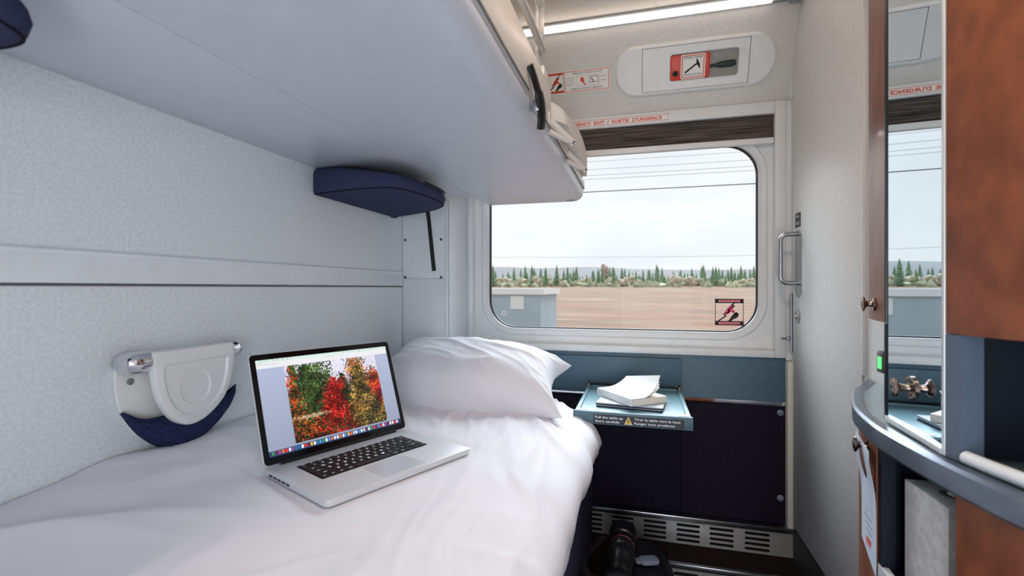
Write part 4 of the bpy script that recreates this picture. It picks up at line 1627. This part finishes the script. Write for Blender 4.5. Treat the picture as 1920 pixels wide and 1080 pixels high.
# card on the lower knob
hgd = V((.155, .988, 0)).normalized()
HG = lambda a, b, d=0: V((.4045 - d, .988, 0)) + hgd * a + V((0, 0, b)) + V((-.012 * math.exp(-((b + .30) / .05) ** 2), 0, 0))
hw, ht0, ht1 = .096, -.505, -.279
hg = MB()
outl = [V((0, ht0 - .01)), V((hw, ht0 + .02)), V((hw, ht1)), V((.0, ht1 - .012))]
out2 = []
nn = 12
for k in range(4):
    for q in range(nn):
        out2.append(outl[k].lerp(outl[(k + 1) % 4], q / nn))
hc_, hr_ = V((.05, -.325)), (.017, .030)
ang_of = lambda p: math.atan2(p.y - hc_.y, p.x - hc_.x)
holeo = [V((hc_.x + hr_[0] * math.cos(ang_of(p)), hc_.y + hr_[1] * math.sin(ang_of(p)))) for p in out2]
mid = [p.lerp(q, .5) for p, q in zip(out2, holeo)]
hg.ring(out2, mid, HG, 0, mi=0).ring(mid, holeo, HG, 0, mi=0)
hg.ring(out2, mid, HG, -.0006, mi=0).ring(mid, holeo, HG, -.0006, mi=0)
hg.ring(out2, out2, HG, 0, -.0006, mi=0)
for k in range(6):
    rect(hg, HG, .022 + .004 * (k % 2), .076 - .008 * (k % 3), -.392 - k * .0125, -.3895 - k * .0125, 1, .0006)
rect(hg, HG, .03, .06, -.474, -.466, 2, .0006)
rect(hg, HG, .036, .064, -.481, -.4755, 3, .0006)
tag(hg.build('door_hanger', ['hanger_paper', 'grey_ink', 'orange_ink', 'pink_pale'], recalc=False), 'pale blue paper hanger looped over the lower wood door knob', 'card')

# tissue box in the lower niche
tbx = thing('tissue_box', 'tall white patterned tissue box in the niche under the counter', 'box', (.47, .9, -.494))
TBF = frame2((.434, .838), math.radians(1.5), -.4935)
MB().box(0, .11, 0, .113, 0, .172, .001, fn=lambda a, b, d: TBF(a, b, d)).build('carton', 'tissue_card', tbx)
MB().prism([(.055 + .035 * math.cos(2 * PI * k / 28), .0565 + .022 * math.sin(2 * PI * k / 28)) for k in range(28)], TBF, .1715, .1728).build('opening', 'tissue_dark', tbx)
MB().grid(8, 8, lambda i, j: TBF(.03 + .05 * i, .045 + .02 * j, .172 + .022 * math.sin(i * PI) * math.sin(j * PI))).build('tissue', 'paper', tbx)

# ================================================================== BAG AND CAMERA BY THE STEP
bg = thing('camera_bag', 'black nylon bag on the floor between the bed and the heater step', 'bag', (-.02, 1.72, ZF))
bgm = MB()


def bagpt(i, j):
    a = 2 * PI * i
    t = j * PI
    cx, cy, cz = -.022, 1.625, -1.07
    sx = (abs(math.cos(a)) ** .6) * (1 if math.cos(a) > 0 else -1)
    sy_ = (abs(math.sin(a)) ** .6) * (1 if math.sin(a) > 0 else -1)
    r = max(0, math.sin(t)) ** .45
    h = math.cos(t)
    zz = (abs(h) ** .7) * (1 if h > 0 else -1)
    w = .004 * noise.noise(V((i * 12, j * 9, 3)))
    return V((cx + (.118 + w) * sx * r, cy + (.28 + w) * sy_ * r, max(ZF + .002, cz + .150 * zz + .012 * noise.noise(V((sx * 2, sy_ * 2, 5))))))


bgm.grid(64, 28, bagpt)
bmesh.ops.remove_doubles(bgm.bm, verts=bgm.bm.verts, dist=.0005)
bgm.build('bag_body', 'bag_nylon', bg, sharp=70)
MB().tube(spline([(.075, 1.56, -1.02), (.10, 1.60, -.95), (.085, 1.68, -.925), (.06, 1.76, -.93), (.02, 1.84, -.94)], 8), .006, 8, squash=(.5, 2.)).build('strap', 'bag_nylon', bg)
bp0 = at(1218, 1048, z=-.90)
BKF = frame2((bp0.x, bp0.y), math.radians(20), -.912)
MB().prism(rrect(-.035, .03, -.022, .022, .015, 5), BKF, 0, .014, .005, seg=3).box(-.048, -.03, -.012, .012, .002, .012, .002, fn=lambda a, b, d: BKF(a, b, d)).build('buckle', 'buckle_grey', bg)

cm = thing('camera', 'black camera with a hooded zoom lens lying on the black bag', 'camera', (-.06, 1.55, -.915))
ring_p = at(1166, 1013, z=-.845)
hood_p = at(1182, 985, z=-.862)
LC = V((ring_p.x, ring_p.y, -.870))
ax = V((.02, 1, -.02)).normalized()
LR = .0415
MB().lathe([(.037, -.245), (.037, -.240), (.0405, -.237), (.0405, -.20), (.039, -.197), (.039, -.190), (.0405, -.187), (.0405, -.150), (.0385, -.148), (.0385, -.095), (.0400, -.093), (.0415, -.088), (.0415, -.050), (.0395, -.047), (.0395, -.040), (.0415, -.037), (.0415, -.004), (.041, -.002)], LC, ax, 40).build('lens_barrel', 'lens_black', cm)
for k in range(26):
    pass
rb = MB()
for h0, h1 in ((-.086, -.052), (-.034, -.010)):
    for k in range(36):
        a = 2 * PI * k / 36
        u = V((1, 0, 0)) - ax * ax.x
        u.normalize()
        w = ax.cross(u)
        d = u * math.cos(a) + w * math.sin(a)
        rb.tube([LC + ax * h0 + d * .0416, LC + ax * h1 + d * .0416], .0014, 4)
rb.build('grip_ring', 'black_rubber', cm)
MB().lathe([(.0412, .001), (.0419, .0015), (.0419, .003), (.0412, .0035)], LC, ax, 40).build('red_ring', 'lens_red', cm)
MB().lathe([(.0408, .0045), (.0412, .03), (.0412, .034), (.046, .038), (.0485, .10), (.047, .10), (.0440, .04), (.038, .036)], LC, ax, 40).build('lens_hood', 'black_plastic', cm)
MB().lathe([(.036, .030), (.025, .034), (.004, .036)], LC, ax, 32).build('front_glass', 'lens_glass', cm)
tm = MB()
SF = lambda q: LC + ax * q
tm.text('24-70', lambda a, b: LC + ax * (-.030 + b) + V((a, 0, .0418 - a * a * 8)), 0, -.012, height=.0045, mi=0, align='c')
tm.build('scale_marks', 'label_text', cm)
cb = MB()
bc = LC + ax * -.245
cb.box(bc.x - .072, bc.x + .072, bc.y - .062, bc.y, bc.z - .046, bc.z + .042, .012, seg=4)
cb.box(bc.x - .034, bc.x + .034, bc.y - .058, bc.y - .004, bc.z + .035, bc.z + .066, .012, seg=3)
cb.box(bc.x + .030, bc.x + .074, bc.y - .064, bc.y + .022, bc.z - .046, bc.z + .030, .014, seg=4)
cb.build('body', 'lens_black', cm)
MB().tube(spline([(bc.x - .07, bc.y - .02, bc.z + .03), (bc.x - .11, bc.y + .10, bc.z + .01), (bc.x - .098, bc.y + .22, bc.z - .015), (bc.x - .06, bc.y + .33, bc.z - .02)], 8), .008, 8, squash=(.25, 1.6)).build('neck_strap', 'black_rubber', cm)

# ================================================================== OUTDOORS
GZ0 = -2.6


def ground_z(y):
    if y < 12:
        return GZ0
    return GZ0 + (y - 12) / 138 * 3.45 if y < 150 else .85 + (y - 150) * .012


gd_ = MB()
gyv = [3, 6, 12, 20, 30, 45, 65, 90, 120, 150, 200, 300, 500, 900]
gxv = [-700, -300, -150, -80, -40, -20, 0, 20, 40, 80, 150, 300, 700]
gd_.add([V((x, y, ground_z(y))) for y in gyv for x in gxv], [(j * len(gxv) + i, j * len(gxv) + i + 1, (j + 1) * len(gxv) + i + 1, (j + 1) * len(gxv) + i) for j in range(len(gyv) - 1) for i in range(len(gxv) - 1)])
struct('ground', gd_, 'field')
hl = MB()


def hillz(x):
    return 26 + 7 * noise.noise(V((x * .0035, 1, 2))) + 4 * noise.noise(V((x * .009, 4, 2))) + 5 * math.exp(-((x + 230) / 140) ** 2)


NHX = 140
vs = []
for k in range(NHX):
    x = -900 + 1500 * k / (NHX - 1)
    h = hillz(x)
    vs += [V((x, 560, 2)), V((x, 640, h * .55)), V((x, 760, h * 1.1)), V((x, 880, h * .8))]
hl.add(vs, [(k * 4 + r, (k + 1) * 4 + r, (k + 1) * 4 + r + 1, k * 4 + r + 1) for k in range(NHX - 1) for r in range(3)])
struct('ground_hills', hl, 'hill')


def conifer_mesh(seed):
    rnd = random.Random(seed)
    mb = MB()
    H = 5.2
    layers = 9
    for l in range(layers):
        t = l / layers
        z0 = .5 + (H - .6) * t
        r = 1.05 * (1 - t) ** .85 * rnd.uniform(.85, 1.1) + .1
        n = 11
        top = V((0, 0, z0 + (H - .5) / layers * 1.7))
        pts = []
        for k in range(n * 2):
            a = PI * k / n
            rr = r * (1 if k % 2 == 0 else .55) * rnd.uniform(.8, 1.15)
            pts.append(V((rr * math.cos(a), rr * math.sin(a), z0 - (.18 if k % 2 == 0 else 0) * rnd.uniform(.6, 1.3))))
        mb.add([top] + pts, [(0, 1 + k, 1 + (k + 1) % (2 * n)) for k in range(2 * n)], smooth=False)
    return mb


def blob_mesh(seed, H, R, n=7):
    rnd = random.Random(seed)
    mb = MB()
    for q in range(n):
        b = bmesh.new()
        bmesh.ops.create_icosphere(b, subdivisions=2, radius=1)
        c = V((rnd.uniform(-.5, .5) * R, rnd.uniform(-.5, .5) * R, H * rnd.uniform(.38, .8)))
        s = R * rnd.uniform(.35, .62)
        for v in b.verts:
            k = 1 + .28 * noise.noise(v.co * 2.5 + V((q * 3, seed, 0)))
            v.co = c + v.co * s * k
        mb.merge(b)
    return mb


def copy_tree(o):
    c = o.copy()
    COL.objects.link(c)
    for ch in o.children:
        d = ch.copy()
        COL.objects.link(d)
        d.parent = c
    return c


rt = random.Random(21)


def plant(kind, proto, x, y, s, rz, zoff=0.):
    proto.location = (x, y, ground_z(y) - .15 + zoff)
    proto.scale = (s * rt.uniform(.85, 1.15), s * rt.uniform(.85, 1.15), s)
    proto.rotation_euler = (0, 0, rz)


protos = []
for sd in (1, 2, 3):
    r = thing('conifer_tree', 'dark green conifer in the distant tree line across the field', 'tree', (0, 0, 0), 'conifers of the distant tree line')
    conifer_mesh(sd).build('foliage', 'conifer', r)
    MB().tube([(0, 0, 0), (0, 0, 4.2)], [.12, .03], 7).build('trunk', 'bark', r)
    protos.append(r)
N = 130
for k in range(N):
    o = protos[k] if k < 3 else copy_tree(protos[k % 3])
    y = rt.uniform(128, 168)
    x = (-.50 + .76 * (k + rt.uniform(-.6, .6)) / N) * y
    plant('c', o, x, y, rt.uniform(.5, 1.2), rt.uniform(0, 6))
bprotos = []
for sd in (4, 5):
    r = thing('broadleaf_tree', 'pale olive bushy tree in the distant tree line across the field', 'tree', (0, 0, 0), 'broadleaf trees of the distant tree line')
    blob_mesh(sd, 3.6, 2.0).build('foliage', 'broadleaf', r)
    MB().tube([(0, 0, 0), (0, 0, 2.4)], [.14, .05], 7).build('trunk', 'bark', r)
    bprotos.append(r)
N = 64
for k in range(N):
    o = bprotos[k] if k < 2 else copy_tree(bprotos[k % 2])
    y = rt.uniform(124, 160)
    x = (-.50 + .76 * (k + rt.uniform(-.6, .6)) / N) * y
    plant('b', o, x, y, rt.uniform(.4, .85), rt.uniform(0, 6))
bt = thing('bare_tree', 'tallest lone tree rising above the distant tree line', 'tree', (0, 0, 0))
MB().tube([(0, 0, 0), (.1, 0, 3), (0, 0, 6.2)], [.16, .1, .04], 8).build('trunk', 'bark', bt)
bm_ = blob_mesh(9, 8.0, 1.3, 14)
bm_.build('crown', 'twigs', bt)
bp_ = at(1135, 540, y=140)
bt.location = (bp_.x, 140, ground_z(140) - .2)
ug = MB()
for k in range(230):
    y = rt.uniform(122, 175)
    x = (-.52 + .80 * k / 230) * y
    b = bmesh.new()
    bmesh.ops.create_icosphere(b, subdivisions=1, radius=1)
    for v in b.verts:
        v.co = V((x, y, ground_z(y))) + V((v.co.x * rt.uniform(1., 1.6), v.co.y * 1.2, v.co.z * rt.uniform(.9, 2.0)))
    ug.merge(b)
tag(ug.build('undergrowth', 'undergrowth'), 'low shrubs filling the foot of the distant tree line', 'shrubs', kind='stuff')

sh = thing('shed', 'long pale blue shed with a white flat roof beyond the window', 'building', (-9, 22, GZ0))
sy0 = 20.
sx1 = at(1014, 540, y=sy0).x
MB().box(-19, sx1, sy0, sy0 + 4, GZ0, -.25).build('wall', 'shed_wall', sh)
MB().box(-19.2, sx1 + .15, sy0 - .12, sy0 + 4.1, -.28, -.02).build('roof', 'shed_white', sh)
da, db_ = at(957, 555, y=sy0 - .03), at(982, 580, y=sy0 - .03)
MB().box(da.x, db_.x, sy0 - .03, sy0 + .01, db_.z, da.z).build('door_panel', 'shed_white', sh)
MB().box(da.x - 6.5, da.x - 5.4, sy0 - .03, sy0 + .01, -1.1, -.4).build('window', 'shed_white', sh)

WIRES = [(1420, 344, 12., .011, 'wire_dark', 'dark lowest overhead wire of the bundle crossing the sky'),
         (1420, 319, 26., .012, 'wire_pale', 'thin overhead wire next above the dark one'),
         (1420, 311, 26., .012, 'wire_pale', 'thin overhead wire third from the bottom of the bundle'),
         (1420, 299, 26., .012, 'wire_pale', 'thin overhead wire fourth from the bottom of the bundle'),
         (1420, 283, 26., .010, 'wire_pale', 'faint topmost overhead wire close under the blind'),
         (1420, 479, 40., .012, 'wire_pale', 'faint single low wire just above the hills')]
for u, v, yd, r, mt_, lab in WIRES:
    p = at(u, v, y=yd)
    pts = []
    for k in range(41):
        x = p.x - yd * 2.2 + k / 40 * yd * 3.2
        pts.append(V((x, yd, p.z + .000012 * yd * (x - p.x) ** 2 - .0)))
    tag(MB().tube(pts, r, 6).build('overhead_wire', mt_), lab, 'wire', 'overhead wires beyond the window')

# ================================================================== LIFT TO THE FLOOR, LIGHT, CAMERA
for o in list(SC.objects):
    if o.parent is None:
        o.location.z += CZ
for o in SC.objects:
    if '_o' in o:
        del o['_o']

w = bpy.data.worlds.new('overcast_sky')
SC.world = w
w.use_nodes = True
nt = w.node_tree
bgd = nt.nodes['Background']
tc = nt.nodes.new('ShaderNodeTexCoord')
mp = nt.nodes.new('ShaderNodeMapping')
mp.inputs['Scale'].default_value = (1.2, 1.2, 5)
nz = nt.nodes.new('ShaderNodeTexNoise')
nz.inputs['Scale'].default_value = 2.2
nz.inputs['Detail'].default_value = 5
cr = nt.nodes.new('ShaderNodeValToRGB')
cr.color_ramp.elements[0].color = (.86, .89, .925, 1)
cr.color_ramp.elements[1].color = (1.0, 1.0, 1.0, 1)
cr.color_ramp.elements[0].position, cr.color_ramp.elements[1].position = .3, .6
nt.links.new(tc.outputs['Generated'], mp.inputs['Vector'])
nt.links.new(mp.outputs['Vector'], nz.inputs['Vector'])
nt.links.new(nz.outputs['Fac'], cr.inputs['Fac'])
nt.links.new(cr.outputs['Color'], bgd.inputs['Color'])
bgd.inputs['Strength'].default_value = .91


def lamp(name, typ, loc, energy, col, **kw):
    l = bpy.data.lights.new(name, typ)
    l.energy = energy
    l.color = col
    for k, v in kw.items():
        setattr(l, k, v)
    o = bpy.data.objects.new(name, l)
    COL.objects.link(o)
    o.location = loc
    return o


# daylight through the thin cloud: a very soft sun standing outside the window
s = lamp('daylight', 'SUN', (0, 6, 6), 7.5, (.86, .93, 1.0), angle=math.radians(54))
s.rotation_euler = V((.08, -.75, -.66)).to_track_quat('-Z', 'Y').to_euler()

# cool fill light added in the open doorway behind the camera, with no window behind it
s = lamp('doorway_fill', 'AREA', (.16, YB - .12, CZ - .4), 15.0, (.87, .92, 1.0), shape='RECTANGLE', size=.70, size_y=1.3)
s.rotation_euler = (PI / 2, 0, 0)

SC.cycles.max_bounces = 10
SC.cycles.diffuse_bounces = 7
SC.cycles.glossy_bounces = 4
SC.cycles.transparent_max_bounces = 8
SC.cycles.caustics_reflective = False
SC.cycles.caustics_refractive = False
SC.cycles.sample_clamp_indirect = 6

cam = bpy.data.cameras.new('camera_view')
cam.sensor_width = 36
cam.lens = 36 * FPX / 1920
cam.clip_start = .02
cam.clip_end = 3000
cam.dof.use_dof = True
cam.dof.focus_distance = 1.7
cam.dof.aperture_fstop = 4.0
co = bpy.data.objects.new('camera_view', cam)
COL.objects.link(co)
co.location = (0, 0, CZ)
co.rotation_euler = (PI / 2, 0, YAW)
SC.camera = co
vsn = SC.view_settings
vsn.view_transform = 'Standard'
vsn.look = 'None'
vsn.gamma = 1
vsn.use_curve_mapping = False
vsn.exposure = 0.25
